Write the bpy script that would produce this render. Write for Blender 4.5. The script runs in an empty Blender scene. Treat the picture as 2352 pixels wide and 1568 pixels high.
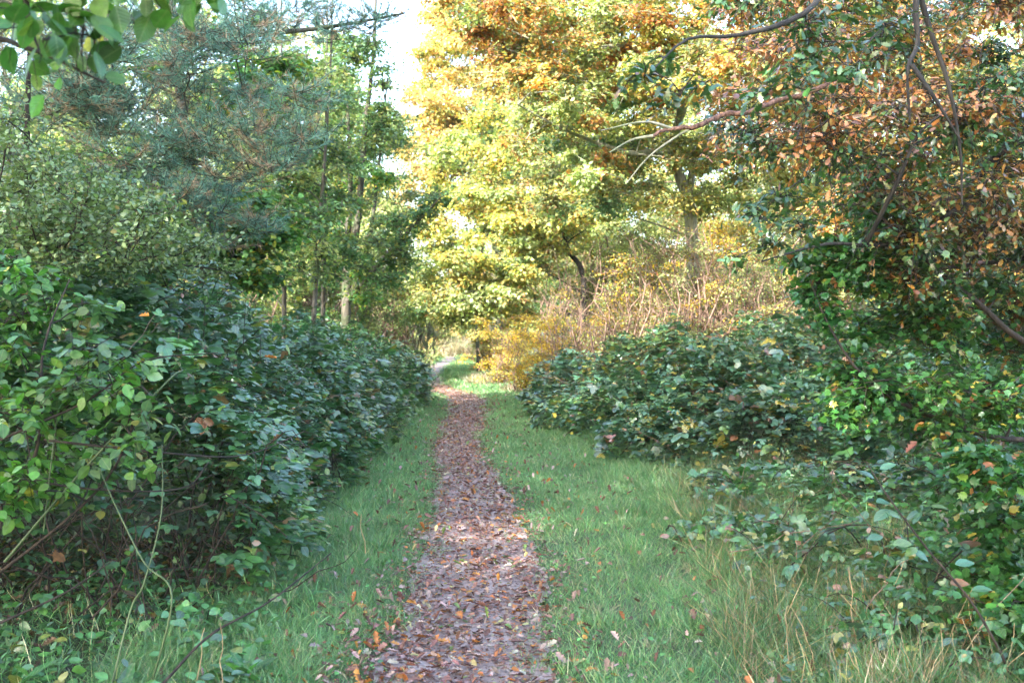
import bpy, math
import numpy as np

# ------------------------------------------------------------------ camera, sky, sun, exposure
SC = bpy.context.scene
COL = SC.collection
F = 2614.0                      # focal length in photograph pixels (2352 wide)
HOR = 745.0                     # horizon row
EYE = 1.6

cam_d = bpy.data.cameras.new('camera')
cam = bpy.data.objects.new('camera', cam_d)
COL.objects.link(cam)
cam.location = (0, 0, EYE)
cam.rotation_euler = (math.radians(90), 0, 0)
cam_d.sensor_width = 36
cam_d.lens = 40.0
cam_d.shift_y = -(784 - HOR) / 2352.0
cam_d.clip_start = 0.05
cam_d.clip_end = 2000
cam_d.dof.use_dof = True
cam_d.dof.focus_distance = 7.0
cam_d.dof.aperture_fstop = 4.5
SC.camera = cam

SUN_EL = math.radians(33)
SUN_DIR = np.array([-0.58, -0.80, 0.0])
SUN_DIR /= np.linalg.norm(SUN_DIR)
SUN_DIR = np.array([SUN_DIR[0]*math.cos(SUN_EL), SUN_DIR[1]*math.cos(SUN_EL), math.sin(SUN_EL)])

world = bpy.data.worlds.new("World")
SC.world = world
world.use_nodes = True
wn = world.node_tree
sky = wn.nodes.new('ShaderNodeTexSky')
sky.sky_type = 'NISHITA'
sky.sun_disc = False
sky.sun_elevation = SUN_EL
sky.sun_rotation = math.atan2(SUN_DIR[0], SUN_DIR[1])
sky.air_density = 1.0
sky.dust_density = 2.5
sky.ozone_density = 1.0
bg = wn.nodes['Background']
bg.inputs['Strength'].default_value = 0.15
wn.links.new(sky.outputs[0], bg.inputs['Color'])

sun_d = bpy.data.lights.new('sun', 'SUN')
sun_d.energy = 2.6
sun_d.angle = math.radians(0.5)
sun_d.color = (1.0, 0.95, 0.88)
sun = bpy.data.objects.new('sun', sun_d)
COL.objects.link(sun)
sun.rotation_euler = (math.pi/2 - SUN_EL, 0, math.atan2(-SUN_DIR[0], SUN_DIR[1]) + math.pi*0)
from mathutils import Vector
sun.rotation_euler = Vector((-SUN_DIR[0], -SUN_DIR[1], -SUN_DIR[2])).to_track_quat('-Z', 'Y').to_euler()

SC.view_settings.view_transform = 'Standard'
SC.view_settings.look = 'None'
SC.view_settings.exposure = 3.25
SC.view_settings.gamma = 1.0
SC.render.engine = 'CYCLES'
cy = SC.cycles
cy.max_bounces = 5
cy.diffuse_bounces = 2
cy.glossy_bounces = 2
cy.transmission_bounces = 4
cy.transparent_max_bounces = 4
cy.caustics_reflective = False
cy.caustics_refractive = False
cy.sample_clamp_indirect = 6
cy.use_denoising = True
cy.use_adaptive_sampling = True
cy.adaptive_threshold = 0.003

# ------------------------------------------------------------------ helpers
def rng(s): return np.random.default_rng(s)

def W(px, py, D):
    return np.array([(px - 1176) / F * D, D, EYE + (HOR - py) / F * D])

def nrm(v):
    return v / np.maximum(np.linalg.norm(v, axis=-1, keepdims=True), 1e-9)

def sph(r, n):
    return nrm(r.normal(size=(n, 3)))

def mesh_obj(name, V, Fc, mat, parent=None, C=None, UV=None, smooth=False):
    """V (n,3); Fc (m,3) or (m,4)."""
    V = np.asarray(V, dtype=np.float32); Fc = np.asarray(Fc, dtype=np.int32)
    m = bpy.data.meshes.new(name)
    k = Fc.shape[1]; nf = len(Fc)
    m.vertices.add(len(V)); m.vertices.foreach_set('co', V.ravel())
    m.loops.add(nf*k); m.loops.foreach_set('vertex_index', Fc.ravel())
    m.polygons.add(nf)
    m.polygons.foreach_set('loop_start', np.arange(0, nf*k, k, dtype=np.int32))
    m.polygons.foreach_set('loop_total', np.full(nf, k, dtype=np.int32))
    if smooth: m.polygons.foreach_set('use_smooth', np.ones(nf, dtype=bool))
    m.update(calc_edges=True)
    if C is not None:
        a = m.attributes.new('tint', 'FLOAT_COLOR', 'POINT')
        c4 = np.ones((len(V), 4), dtype=np.float32); c4[:, :3] = C
        a.data.foreach_set('color', c4.ravel())
    if UV is not None:
        a = m.attributes.new('blade', 'FLOAT2', 'POINT')
        a.data.foreach_set('vector', np.asarray(UV, dtype=np.float32).ravel())
    m.materials.append(mat)
    o = bpy.data.objects.new(name, m)
    COL.objects.link(o)
    if parent is not None: o.parent = parent
    return o

def tag(o, label=None, cat=None, group=None, kind=None):
    if label: o['label'] = label
    if cat: o['category'] = cat
    if group: o['group'] = group
    if kind: o['kind'] = kind
    return o

def empty(name, loc):
    """base empty; children carry world coordinates (identity parent inverse is offset)"""
    o = bpy.data.objects.new(name, None)
    COL.objects.link(o)
    o.empty_display_size = 0.2
    o['_b'] = [float(v) for v in loc]
    o.location = loc
    del o['_b']
    return o

# ------------------------------------------------------------------ materials
def new_mat(name):
    m = bpy.data.materials.new(name); m.use_nodes = True
    nt = m.node_tree; nt.nodes.clear()
    return m, nt, nt.nodes.new('ShaderNodeOutputMaterial')

def leaf_mat(name, rough=0.42, coat=0.0, spec=0.5, trans=0.35, veins=0.0, mottle=0.25, tcol=(1.15, 1.25, 0.55)):
    m, nt, out = new_mat(name)
    N, L = nt.nodes, nt.links
    at = N.new('ShaderNodeAttribute'); at.attribute_name = 'tint'
    geo = N.new('ShaderNodeNewGeometry')
    tc = N.new('ShaderNodeTexCoord')
    no = N.new('ShaderNodeTexNoise'); no.inputs['Scale'].default_value = 45; no.inputs['Detail'].default_value = 3
    L.new(tc.outputs['Object'], no.inputs['Vector'])
    mr = N.new('ShaderNodeMapRange'); mr.inputs['From Min'].default_value = .3; mr.inputs['From Max'].default_value = .7
    mr.inputs['To Min'].default_value = 1 - mottle; mr.inputs['To Max'].default_value = 1 + mottle
    L.new(no.outputs['Fac'], mr.inputs['Value'])
    mul = N.new('ShaderNodeVectorMath'); mul.operation = 'SCALE'
    L.new(at.outputs['Color'], mul.inputs[0]); L.new(mr.outputs[0], mul.inputs['Scale'])
    col = mul.outputs[0]
    normal = None
    if veins > 0:
        ab = N.new('ShaderNodeAttribute'); ab.attribute_name = 'blade'
        sx = N.new('ShaderNodeSeparateXYZ'); L.new(ab.outputs['Vector'], sx.inputs[0])
        ay = N.new('ShaderNodeMath'); ay.operation = 'ABSOLUTE'; L.new(sx.outputs['Y'], ay.inputs[0])
        # lateral veins: sin(x*k - |y|*j)
        a1 = N.new('ShaderNodeMath'); a1.operation = 'MULTIPLY'; a1.inputs[1].default_value = 48; L.new(sx.outputs['X'], a1.inputs[0])
        a2 = N.new('ShaderNodeMath'); a2.operation = 'MULTIPLY'; a2.inputs[1].default_value = -40; L.new(ay.outputs[0], a2.inputs[0])
        a3 = N.new('ShaderNodeMath'); a3.operation = 'ADD'; L.new(a1.outputs[0], a3.inputs[0]); L.new(a2.outputs[0], a3.inputs[1])
        s = N.new('ShaderNodeMath'); s.operation = 'SINE'; L.new(a3.outputs[0], s.inputs[0])
        mid = N.new('ShaderNodeMapRange'); mid.inputs['From Min'].default_value = 0.0; mid.inputs['From Max'].default_value = 0.03
        mid.inputs['To Min'].default_value = 1.0; mid.inputs['To Max'].default_value = 0.0
        L.new(ay.outputs[0], mid.inputs['Value'])
        mx = N.new('ShaderNodeMix'); mx.data_type = 'RGBA'; mx.blend_type = 'MIX'
        f = N.new('ShaderNodeMath'); f.operation = 'MULTIPLY'; f.inputs[1].default_value = 0.55; L.new(mid.outputs[0], f.inputs[0])
        L.new(f.outputs[0], mx.inputs['Factor'])
        L.new(col, mx.inputs[6]); mx.inputs[7].default_value = (0.22, 0.27, 0.11, 1)
        col = mx.outputs[2]
        bp = N.new('ShaderNodeBump'); bp.inputs['Strength'].default_value = veins; bp.inputs['Distance'].default_value = 0.004
        L.new(s.outputs[0], bp.inputs['Height']); normal = bp.outputs[0]
    pb = N.new('ShaderNodeBsdfPrincipled')
    L.new(col, pb.inputs['Base Color'])
    pb.inputs['Roughness'].default_value = rough
    pb.inputs['Specular IOR Level'].default_value = spec
    pb.inputs['Coat Weight'].default_value = coat
    pb.inputs['Coat Roughness'].default_value = .22
    if normal is not None: L.new(normal, pb.inputs['Normal'])
    tr = N.new('ShaderNodeBsdfTranslucent')
    tm = N.new('ShaderNodeVectorMath'); tm.operation = 'MULTIPLY'; tm.inputs[1].default_value = tcol
    L.new(col, tm.inputs[0]); L.new(tm.outputs[0], tr.inputs['Color'])
    mix = N.new('ShaderNodeMixShader'); mix.inputs[0].default_value = trans
    L.new(pb.outputs[0], mix.inputs[1]); L.new(tr.outputs[0], mix.inputs[2])
    L.new(mix.outputs[0], out.inputs['Surface'])
    return m

def bark_mat(name, c1, c2, scale=9.0, rough=0.85, moss=None):
    m, nt, out = new_mat(name)
    N, L = nt.nodes, nt.links
    tc = N.new('ShaderNodeTexCoord')
    mp = N.new('ShaderNodeMapping'); mp.inputs['Scale'].default_value = (1, 1, 0.25)
    L.new(tc.outputs['Object'], mp.inputs[0])
    no = N.new('ShaderNodeTexNoise'); no.inputs['Scale'].default_value = scale*3; no.inputs['Detail'].default_value = 6
    L.new(mp.outputs[0], no.inputs['Vector'])
    rp = N.new('ShaderNodeValToRGB'); rp.color_ramp.elements[0].position = .35; rp.color_ramp.elements[1].position = .68
    rp.color_ramp.elements[0].color = (*c1, 1); rp.color_ramp.elements[1].color = (*c2, 1)
    L.new(no.outputs['Fac'], rp.inputs[0])
    col = rp.outputs[0]
    if moss:
        n2 = N.new('ShaderNodeTexNoise'); n2.inputs['Scale'].default_value = 3.5; n2.inputs['Detail'].default_value = 4
        L.new(tc.outputs['Object'], n2.inputs['Vector'])
        r2 = N.new('ShaderNodeMapRange'); r2.inputs['From Min'].default_value = .48; r2.inputs['From Max'].default_value = .62
        L.new(n2.outputs['Fac'], r2.inputs['Value'])
        mx = N.new('ShaderNodeMix'); mx.data_type = 'RGBA'; L.new(r2.outputs[0], mx.inputs['Factor'])
        L.new(col, mx.inputs[6]); mx.inputs[7].default_value = (*moss, 1); col = mx.outputs[2]
    pb = N.new('ShaderNodeBsdfPrincipled'); L.new(col, pb.inputs['Base Color'])
    pb.inputs['Roughness'].default_value = rough
    bp = N.new('ShaderNodeBump'); bp.inputs['Strength'].default_value = .7; bp.inputs['Distance'].default_value = .02
    L.new(no.outputs['Fac'], bp.inputs['Height']); L.new(bp.outputs[0], pb.inputs['Normal'])
    L.new(pb.outputs[0], out.inputs['Surface'])
    return m

def soil_mat(name, c1, c2, c3, s1=6, s2=60, rough=0.9, bump=.5):
    m, nt, out = new_mat(name)
    N, L = nt.nodes, nt.links
    tc = N.new('ShaderNodeTexCoord')
    a = N.new('ShaderNodeTexNoise'); a.inputs['Scale'].default_value = s1; a.inputs['Detail'].default_value = 5
    b = N.new('ShaderNodeTexNoise'); b.inputs['Scale'].default_value = s2; b.inputs['Detail'].default_value = 5
    L.new(tc.outputs['Object'], a.inputs['Vector']); L.new(tc.outputs['Object'], b.inputs['Vector'])
    r1 = N.new('ShaderNodeValToRGB'); r1.color_ramp.elements[0].position = .4; r1.color_ramp.elements[1].position = .62
    r1.color_ramp.elements[0].color = (*c1, 1); r1.color_ramp.elements[1].color = (*c2, 1)
    L.new(a.outputs['Fac'], r1.inputs[0])
    r2 = N.new('ShaderNodeMapRange'); r2.inputs['From Min'].default_value = .5; r2.inputs['From Max'].default_value = .7
    L.new(b.outputs['Fac'], r2.inputs['Value'])
    mx = N.new('ShaderNodeMix'); mx.data_type = 'RGBA'; L.new(r2.outputs[0], mx.inputs['Factor'])
    L.new(r1.outputs[0], mx.inputs[6]); mx.inputs[7].default_value = (*c3, 1)
    pb = N.new('ShaderNodeBsdfPrincipled'); L.new(mx.outputs[2], pb.inputs['Base Color'])
    pb.inputs['Roughness'].default_value = rough
    bp = N.new('ShaderNodeBump'); bp.inputs['Strength'].default_value = bump; bp.inputs['Distance'].default_value = .02
    L.new(b.outputs['Fac'], bp.inputs['Height']); L.new(bp.outputs[0], pb.inputs['Normal'])
    L.new(pb.outputs[0], out.inputs['Surface'])
    return m

M_BRAM = leaf_mat('bramble_leaf', coat=.7, rough=.3, spec=1.0, trans=.22, veins=.25, tcol=(1, 1.2, .6))
M_LEAF = leaf_mat('broad_leaf', rough=.38, spec=.7, trans=.35, veins=.2, tcol=(1, 1.2, .55))
M_MAPLE = leaf_mat('maple_leaf', rough=.32, spec=.8, trans=.3, tcol=(1, 1.2, .55))
M_OAK = leaf_mat('oak_leaf', coat=.2, rough=.32, spec=.9, trans=.28, veins=0, tcol=(1.05, 1.15, .55))
M_FAR = leaf_mat('tree_leaf', rough=.5, spec=.4, trans=.45)
M_NEED = leaf_mat('pine_needle', rough=.5, spec=.35, trans=.1, mottle=.1, tcol=(1, 1, 1))
M_GRASS = leaf_mat('grass_blade', rough=.35, spec=.8, trans=.3, mottle=.1)
M_DEAD = leaf_mat('fallen_leaf', rough=.55, spec=.45, trans=.12, mottle=.3, tcol=(1.1, .9, .6))
M_BARK = bark_mat('grey_bark', (.040, .034, .026), (.11, .098, .072), moss=(.05, .068, .028))
M_PALE = bark_mat('lichen_bark', (.13, .13, .09), (.36, .35, .26), moss=(.19, .22, .11))
M_DARK = bark_mat('dark_bark', (.010, .008, .007), (.038, .032, .025))
M_RED = bark_mat('stripped_wood', (.07, .035, .025), (.24, .13, .095), scale=22)
M_CANE = bark_mat('cane_bark', (.010, .007, .005), (.042, .028, .020), scale=10)
M_GCANE = bark_mat('green_cane', (.035, .065, .02), (.08, .12, .045), scale=10, rough=.5)
M_TAN = bark_mat('dry_stalk', (.24, .17, .09), (.42, .31, .17), scale=12)
M_TWIG = bark_mat('red_twig', (.12, .07, .05), (.30, .20, .145), scale=12)
M_SOIL = soil_mat('soil', (.05, .07, .03), (.07, .11, .04), (.09, .085, .05), 3, 60)
M_PATH = soil_mat('path_dirt', (.23, .17, .15), (.34, .27, .25), (.13, .09, .075), 5, 55, rough=.7)

# ------------------------------------------------------------------ leaf shapes (x along, y across, z up)
def strip_template(xs, hw, fold=.18, droop=.18, wave=0.0):
    """pointed blade with midrib: xs inner stations, hw half widths."""
    n = len(xs)
    V = [(0, 0, 0)]
    for x in xs: V.append((x, 0, -droop*x*x))
    V.append((1, 0, -droop))
    for i, (x, h) in enumerate(zip(xs, hw)): V.append((x + .0, h, fold*h - droop*x*x + wave*(-1)**i*h))
    for i, (x, h) in enumerate(zip(xs, hw)): V.append((x + .0, -h, fold*h - droop*x*x + wave*(-1)**(i+1)*h))
    T = []
    m = lambda i: i            # mid 0..n+1
    l = lambda i: n + 1 + i    # 1..n
    r = lambda i: 2*n + 1 + i
    T.append((m(0), m(1), l(1))); T.append((m(0), r(1), m(1)))
    for i in range(1, n):
        T.append((m(i), m(i+1), l(i+1))); T.append((m(i), l(i+1), l(i)))
        T.append((m(i), r(i), r(i+1))); T.append((m(i), r(i+1), m(i+1)))
    T.append((m(n), m(n+1), l(n))); T.append((m(n), r(n), m(n+1)))
    return np.array(V, dtype=float), np.array(T)

OVAL = strip_template([.14, .36, .62, .84], [.20, .335, .31, .16], fold=.12, droop=.15)
OVAL2 = strip_template([.3, .68], [.31, .27], fold=.1, droop=.12)
LANCE = strip_template([.2, .5, .8], [.12, .17, .1], droop=.35)
OAK = strip_template([.10, .2, .28, .40, .48, .62, .70, .84, .93], [.045, .15, .08, .24, .12, .29, .15, .20, .12], fold=.12, wave=.05)
CURL = strip_template([.12, .24, .34, .48, .58, .72, .86], [.06, .2, .11, .28, .14, .25, .13], fold=.75, droop=-.18)
LO = (np.array([(0, 0, 0), (.45, .33, .06), (1, 0, -.12), (.5, -.33, .06)], dtype=float), np.array([(0, 2, 1), (0, 3, 2)]))

def star_template(lobes, notch, cup=.15):
    V = [(.34, 0, 0)]; ang = []
    for i, (a, r) in enumerate(lobes):
        ang.append((a, r))
        if i < len(lobes) - 1:
            ang.append(((a + lobes[i+1][0])/2, notch[i]))
    for a, r in ang:
        a = math.radians(a)
        V.append((.34 + r*math.cos(a), r*math.sin(a), cup*r - .25*r*r*(1 if r > .4 else 0)))
    n = len(ang)
    T = [(0, i, i+1) for i in range(1, n)]
    V.append((0, 0, 0)); T.append((0, n, n+1)); T.append((0, n+1, 1))
    return np.array(V, dtype=float), np.array(T)
MAPLE = star_template([(-132, .34), (-98, .36), (-58, .54), (-26, .40), (0, .64), (26, .40), (58, .54), (98, .36), (132, .34)], [.30, .28, .36, .30, .30, .36, .28, .30])

# ------------------------------------------------------------------ geometry builders
class Leaves:
    def __init__(s): s.V = []; s.F = []; s.C = []; s.U = []; s.n = 0
    def add(s, tmpl, P, T, N, size, C, wscale=None):
        V0, F0 = tmpl
        n = len(P)
        if n == 0: return
        T = nrm(T); N = N - (N*T).sum(1, keepdims=True)*T; N = nrm(N); B = np.cross(N, T)
        sz = np.broadcast_to(np.asarray(size, dtype=float), (n,))
        ws = np.ones(n) if wscale is None else wscale
        V = (P[:, None, :] + sz[:, None, None]*(V0[None, :, 0:1]*T[:, None, :] + V0[None, :, 1:2]*ws[:, None, None]*B[:, None, :]
             + V0[None, :, 2:3]*N[:, None, :]))
        k = len(V0)
        Fc = F0[None] + (np.arange(n)*k)[:, None, None] + s.n
        s.V.append(V.reshape(-1, 3).astype(np.float32)); s.F.append(Fc.reshape(-1, 3))
        s.C.append(np.repeat(C, k, axis=0).astype(np.float32))
        s.U.append(np.tile(V0[:, :2], (n, 1)).astype(np.float32))
        s.n += n*k
    def build(s, name, mat, parent=None, uv=False):
        if not s.V: return None
        off = np.array(parent.location) if parent is not None else np.zeros(3)
        return mesh_obj(name, np.concatenate(s.V) - off.astype(np.float32), np.concatenate(s.F), mat, parent, np.concatenate(s.C), np.concatenate(s.U) if uv else None)

class Tubes:
    def __init__(s): s.V = []; s.F = []; s.n = 0
    def add(s, P, R, sides=4):
        """P (n,k,3), R (n,k): n tubes of k rings."""
        P = np.asarray(P, dtype=float); R = np.asarray(R, dtype=float)
        if P.ndim == 2: P = P[None]; R = R[None]
        n, k, _ = P.shape
        if n == 0: return
        T = np.empty_like(P); T[:, 1:-1] = P[:, 2:] - P[:, :-2]; T[:, 0] = P[:, 1] - P[:, 0]; T[:, -1] = P[:, -1] - P[:, -2]
        T = nrm(T)
        ref = np.where(np.abs(T[:, :1, 2:3]) > .8, np.array([1., .1, 0]), np.array([0, .1, 1.]))
        A = nrm(np.cross(T, np.broadcast_to(ref, T.shape))); B = np.cross(T, A)
        th = np.arange(sides)/sides*2*math.pi
        V = P[:, :, None, :] + R[:, :, None, None]*(np.cos(th)[None, None, :, None]*A[:, :, None, :] + np.sin(th)[None, None, :, None]*B[:, :, None, :])
        i = np.arange(k-1)[:, None]; j = np.arange(sides)[None, :]
        q = np.stack([i*sides + j, i*sides + (j+1) % sides, (i+1)*sides + (j+1) % sides, (i+1)*sides + j], -1).reshape(-1, 4)
        Fc = q[None] + (np.arange(n)*k*sides)[:, None, None] + s.n
        s.V.append(V.reshape(-1, 3).astype(np.float32)); s.F.append(Fc.reshape(-1, 4)); s.n += n*k*sides
    def build(s, name, mat, parent=None):
        if not s.V: return None
        off = np.array(parent.location) if parent is not None else np.zeros(3)
        return mesh_obj(name, np.concatenate(s.V) - off.astype(np.float32), np.concatenate(s.F), mat, parent, smooth=True)

def wig(r, a, b, k=8, amp=.06, bow=0.0):
    """wobbly polyline from a to b"""
    a = np.asarray(a, float); b = np.asarray(b, float)
    t = np.linspace(0, 1, k)[:, None]
    L = np.linalg.norm(b - a)
    P = a + (b - a)*t
    w = np.cumsum(r.normal(size=(k, 3)), axis=0)*amp*L/math.sqrt(k)
    w -= w[0] + (w[-1] - w[0])*t
    P += w
    P[:, 2] += bow*L*4*(t[:, 0]*(1 - t[:, 0]))
    return P

def spline(pts, k=24):
    """Catmull-Rom through the given points"""
    p = np.asarray(pts, float)
    p = np.vstack([2*p[0]-p[1], p, 2*p[-1]-p[-2]])
    n = len(p) - 3
    out = []
    for i in range(n):
        m = max(2, k//n)
        t = np.linspace(0, 1, m, endpoint=(i == n-1))[:, None]
        a, b, c, d = p[i:i+4]
        out.append(.5*((2*b) + (-a+c)*t + (2*a-5*b+4*c-d)*t**2 + (-a+3*b-3*c+d)*t**3))
    return np.vstack(out)

# palettes: (weight, rgb) linear base colours
PAL = {
 'bramble': [(4, (.033, .11, .040)), (4, (.044, .130, .042)), (2.6, (.07, .18, .042)), (.9, (.13, .26, .05)), (.4, (.26, .26, .05)), (.25, (.18, .12, .06)), (.12, (.20, .08, .03))],
 'bramble_r': [(4, (.040, .115, .060)), (4, (.055, .145, .068)), (1.6, (.10, .18, .05)), (.7, (.36, .30, .05)), (.25, (.22, .09, .04))],
 'lime': [(4, (.085, .22, .035)), (3, (.06, .17, .03)), (1, (.14, .26, .045)), (.12, (.40, .36, .06))],
 'shrubgreen': [(4, (.07, .145, .065)), (3, (.10, .20, .075)), (1, (.15, .22, .06)), (.5, (.33, .30, .06))],
 'haw': [(4, (.055, .15, .08)), (3, (.09, .20, .09)), (.5, (.28, .26, .06)), (.3, (.24, .11, .05))],
 'palegreen': [(4, (.13, .24, .12)), (3, (.18, .29, .14)), (1, (.30, .35, .12))],
 'midgreen': [(4, (.065, .16, .045)), (3, (.10, .22, .06)), (1, (.22, .26, .04)), (.4, (.4, .33, .05))],
 'bggreen': [(3, (.16, .24, .10)), (3, (.23, .29, .11)), (1.5, (.36, .37, .12)), (1, (.11, .17, .08))],
 'yellow': [(4, (.54, .45, .13)), (3, (.40, .42, .14)), (3, (.26, .34, .12)), (1.6, (.54, .34, .09)), (.5, (.38, .21, .07))],
 'yelgreen': [(4, (.40, .46, .20)), (3, (.28, .36, .15)), (2, (.52, .48, .18)), (1, (.16, .22, .09))],
 'paleorange': [(4, (.64, .45, .20)), (3, (.60, .38, .16)), (2, (.54, .47, .20)), (1, (.36, .38, .17))],
 'orange': [(4, (.54, .24, .075)), (3, (.58, .36, .12)), (1.5, (.30, .14, .05)), (2, (.48, .43, .14)), (3, (.24, .30, .11))],
 'olive': [(4, (.24, .28, .11)), (3, (.32, .34, .13)), (2, (.42, .32, .11)), (2, (.14, .19, .08)), (1.2, (.36, .18, .07))],
 'oakgreen': [(5, (.035, .09, .03)), (4, (.05, .12, .035)), (1.2, (.13, .18, .04)), (.8, (.30, .16, .03)), (.4, (.16, .06, .025))],
 'oakbrown': [(3, (.22, .10, .03)), (2, (.34, .17, .035)), (3, (.08, .13, .035)), (2, (.16, .18, .04)), (1.5, (.12, .055, .03))],
 'fieldmaple': [(6, (.032, .115, .03)), (4, (.05, .15, .03)), (1.0, (.10, .20, .03)), (.35, (.28, .24, .04)), (.25, (.28, .12, .04))],
 'fmyellow': [(3, (.06, .16, .03)), (.8, (.27, .24, .04)), (.5, (.28, .13, .04)), (5, (.045, .13, .035))],
 'shrubyellow': [(5, (.58, .40, .04)), (3, (.48, .38, .06)), (2, (.50, .27, .04)), (1.5, (.25, .27, .06)), (.6, (.3, .12, .04))],
 'litter': [(5, (.20, .095, .07)), (3, (.11, .052, .04)), (4, (.31, .215, .19)), (1.3, (.36, .13, .035)), (1, (.42, .19, .04)), (.7, (.30, .27, .12)), (.6, (.38, .34, .25)), (.4, (.12, .18, .05))],
 'grass': [(5, (.10, .245, .095)), (4, (.15, .30, .115)), (1.6, (.24, .37, .14)), (1.0, (.42, .40, .22))],
 'tallgrass': [(5, (.06, .15, .05)), (4, (.10, .20, .075)), (3, (.26, .20, .11)), (2.6, (.38, .27, .15))],
 'straw': [(4, (.42, .35, .24)), (3, (.36, .28, .20)), (3, (.17, .20, .09))],
 'pine': [(4, (.12, .26, .19)), (3, (.18, .34, .24)), (.5, (.30, .25, .15)), (.3, (.36, .26, .16))],
 'weed': [(4, (.065, .20, .05)), (3, (.10, .28, .065)), (2, (.06, .14, .06)), (.5, (.2, .22, .05))],
 'lowweed': [(4, (.05, .16, .045)), (3, (.08, .22, .05)), (1, (.05, .12, .065)), (.6, (.30, .28, .06)), (.3, (.2, .1, .05))],
 'rust': [(4, (.42, .17, .05)), (3, (.30, .12, .045)), (2, (.50, .28, .08)), (1.5, (.20, .22, .07)), (1, (.16, .075, .04))],
 'deadmix': [(3, (.16, .085, .045)), (2, (.28, .16, .08)), (1, (.40, .30, .08)), (1, (.09, .05, .03))],
 'dark': [(4, (.03, .07, .03)), (3, (.05, .1, .035))],  # leaf greens with the shade of the bramble hollow put into them
}
def pal(r, name, n, jit=.18):
    w = np.array([a[0] for a in PAL[name]]); c = np.array([a[1] for a in PAL[name]])
    i = r.choice(len(w), n, p=w/w.sum())
    return c[i]*np.exp(r.normal(size=(n, 1))*jit)*np.exp(r.normal(size=(n, 3))*.05)

def sprays(r, lv, tb, pads, tmpl, size, ntw, lpt, droop=.15, flat=.55, upj=.42, twigr=.004, twig_frac=1.0, mix=.15, ref=None):
    """pads: list of (centre, (rx,ry,rz), palette). Leafy twigs radiating in each pad."""
    for c, R, pn in pads:
        R = np.asarray(R, float)
        vol = (R[0]*R[1]*R[2])**(1/3)
        nt = max(3, int(ntw*r.uniform(.8, 1.2)*(1 if ref is None else min(1, (vol/ref)**1.6))))
        d = sph(r, nt); d[:, 2] *= .8
        s0 = c + sph(r, nt)*R*r.uniform(0, .45, (nt, 1))
        e0 = c + d*R*(r.uniform(.5, 1.1, (nt, 1)) + .55*(r.random((nt, 1)) < .22))
        md = (s0 + e0)/2 + r.normal(size=(nt, 3))*vol*.06; md[:, 2] += vol*.08
        e0[:, 2] -= droop*vol*r.uniform(0, 1, nt)
        tw = np.stack([s0, md, e0], 1)
        nf = int(nt*twig_frac)
        if nf > 0 and tb is not None:
            tb.add(tw[:nf], np.array([[twigr*1.3, twigr, twigr*.5]])*np.ones((nf, 1)), 3)
        m = nt*lpt
        ti = np.repeat(np.arange(nt), lpt)
        t = r.uniform(.12, 1.05, m)[:, None]
        P = (1-t)**2*s0[ti] + 2*t*(1-t)*md[ti] + t*t*e0[ti]
        P += r.normal(size=(m, 3))*size*np.array([.6, .6, .35])
        dr = nrm(e0 - s0)[ti]
        T = dr*.5 + r.normal(size=(m, 3))*.65; T[:, 2] = T[:, 2]*flat - .22
        N = r.normal(size=(m, 3))*upj; N[:, 2] += 1.0
        N += nrm(P - c)*.35
        base = np.exp(r.normal()*.08)*np.exp(r.normal(size=nt)*.12)[ti]
        if mix > 0 and r.random() < mix: pass
        C = pal(r, pn, m)*base[:, None]
        lv.add(tmpl, P, T, N, size*r.uniform(.65, 1.2, m), C)

def grow(r, tb, nodes, pads, rmax=.5, amp=.07, sides=5, thin=.012, end=.006):
    """limbs from the trunk nodes [(pos, radius)] to every pad, each new limb joining the nearest older wood"""
    NP = np.array([n[0] for n in nodes]); NR = np.array([n[1] for n in nodes])
    order = sorted(range(len(pads)), key=lambda i: np.linalg.norm(NP - pads[i][0], axis=1).min())
    for i in order:
        c = pads[i][0]
        d = np.linalg.norm(NP - c, axis=1)
        hor = np.linalg.norm((NP - c)[:, :2], axis=1)
        cost = d + 1.6*np.maximum(0, NP[:, 2] - (c[2] - .35*hor))
        j = int(cost.argmin())
        a, ra = NP[j], NR[j]
        L = np.linalg.norm(c - a)
        if L < .05: continue
        k = max(4, min(12, int(L/.35) + 3))
        P = wig(r, a, c, k, amp, bow=.06)
        r0 = min(ra*.75, rmax, thin*L + end*1.5)
        R = r0 + (end - r0)*np.linspace(0, 1, k)**.8
        tb.add(P, R, sides)
        NP = np.vstack([NP, P[1:]]); NR = np.concatenate([NR, R[1:]])

def trunk_nodes(P, R): return [(p, q) for p, q in zip(P, R)]

def fill_pads(r, px0, px1, py0, py1, D0, D1, n, rad, palname, test=None):
    """n pads spread through a volume seen between the given directions and distances"""
    out = []
    tries = 0
    while len(out) < n and tries < n*40:
        tries += 1
        px, py, D = r.uniform(px0, px1), r.uniform(py0, py1), r.uniform(D0, D1)
        if test is not None and not test(px, py): continue
        pn = palname if isinstance(palname, str) else palname[r.integers(len(palname))]
        s = rad*r.uniform(.7, 1.3)
        out.append((W(px, py, D), (s, s, s*.6), pn))
    return out

def ell_pads(r, c, R, n, rad, palname):
    """n pads in the outer part of an ellipsoidal crown"""
    out = []
    d = sph(r, n)*r.uniform(.25, 1.0, (n, 1))**.5
    for i in range(n):
        pn = palname if isinstance(palname, str) else palname[r.integers(len(palname))]
        s = rad*r.uniform(.7, 1.3)
        out.append((np.asarray(c) + d[i]*np.asarray(R), (s, s, s*.65), pn))
    return out

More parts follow.
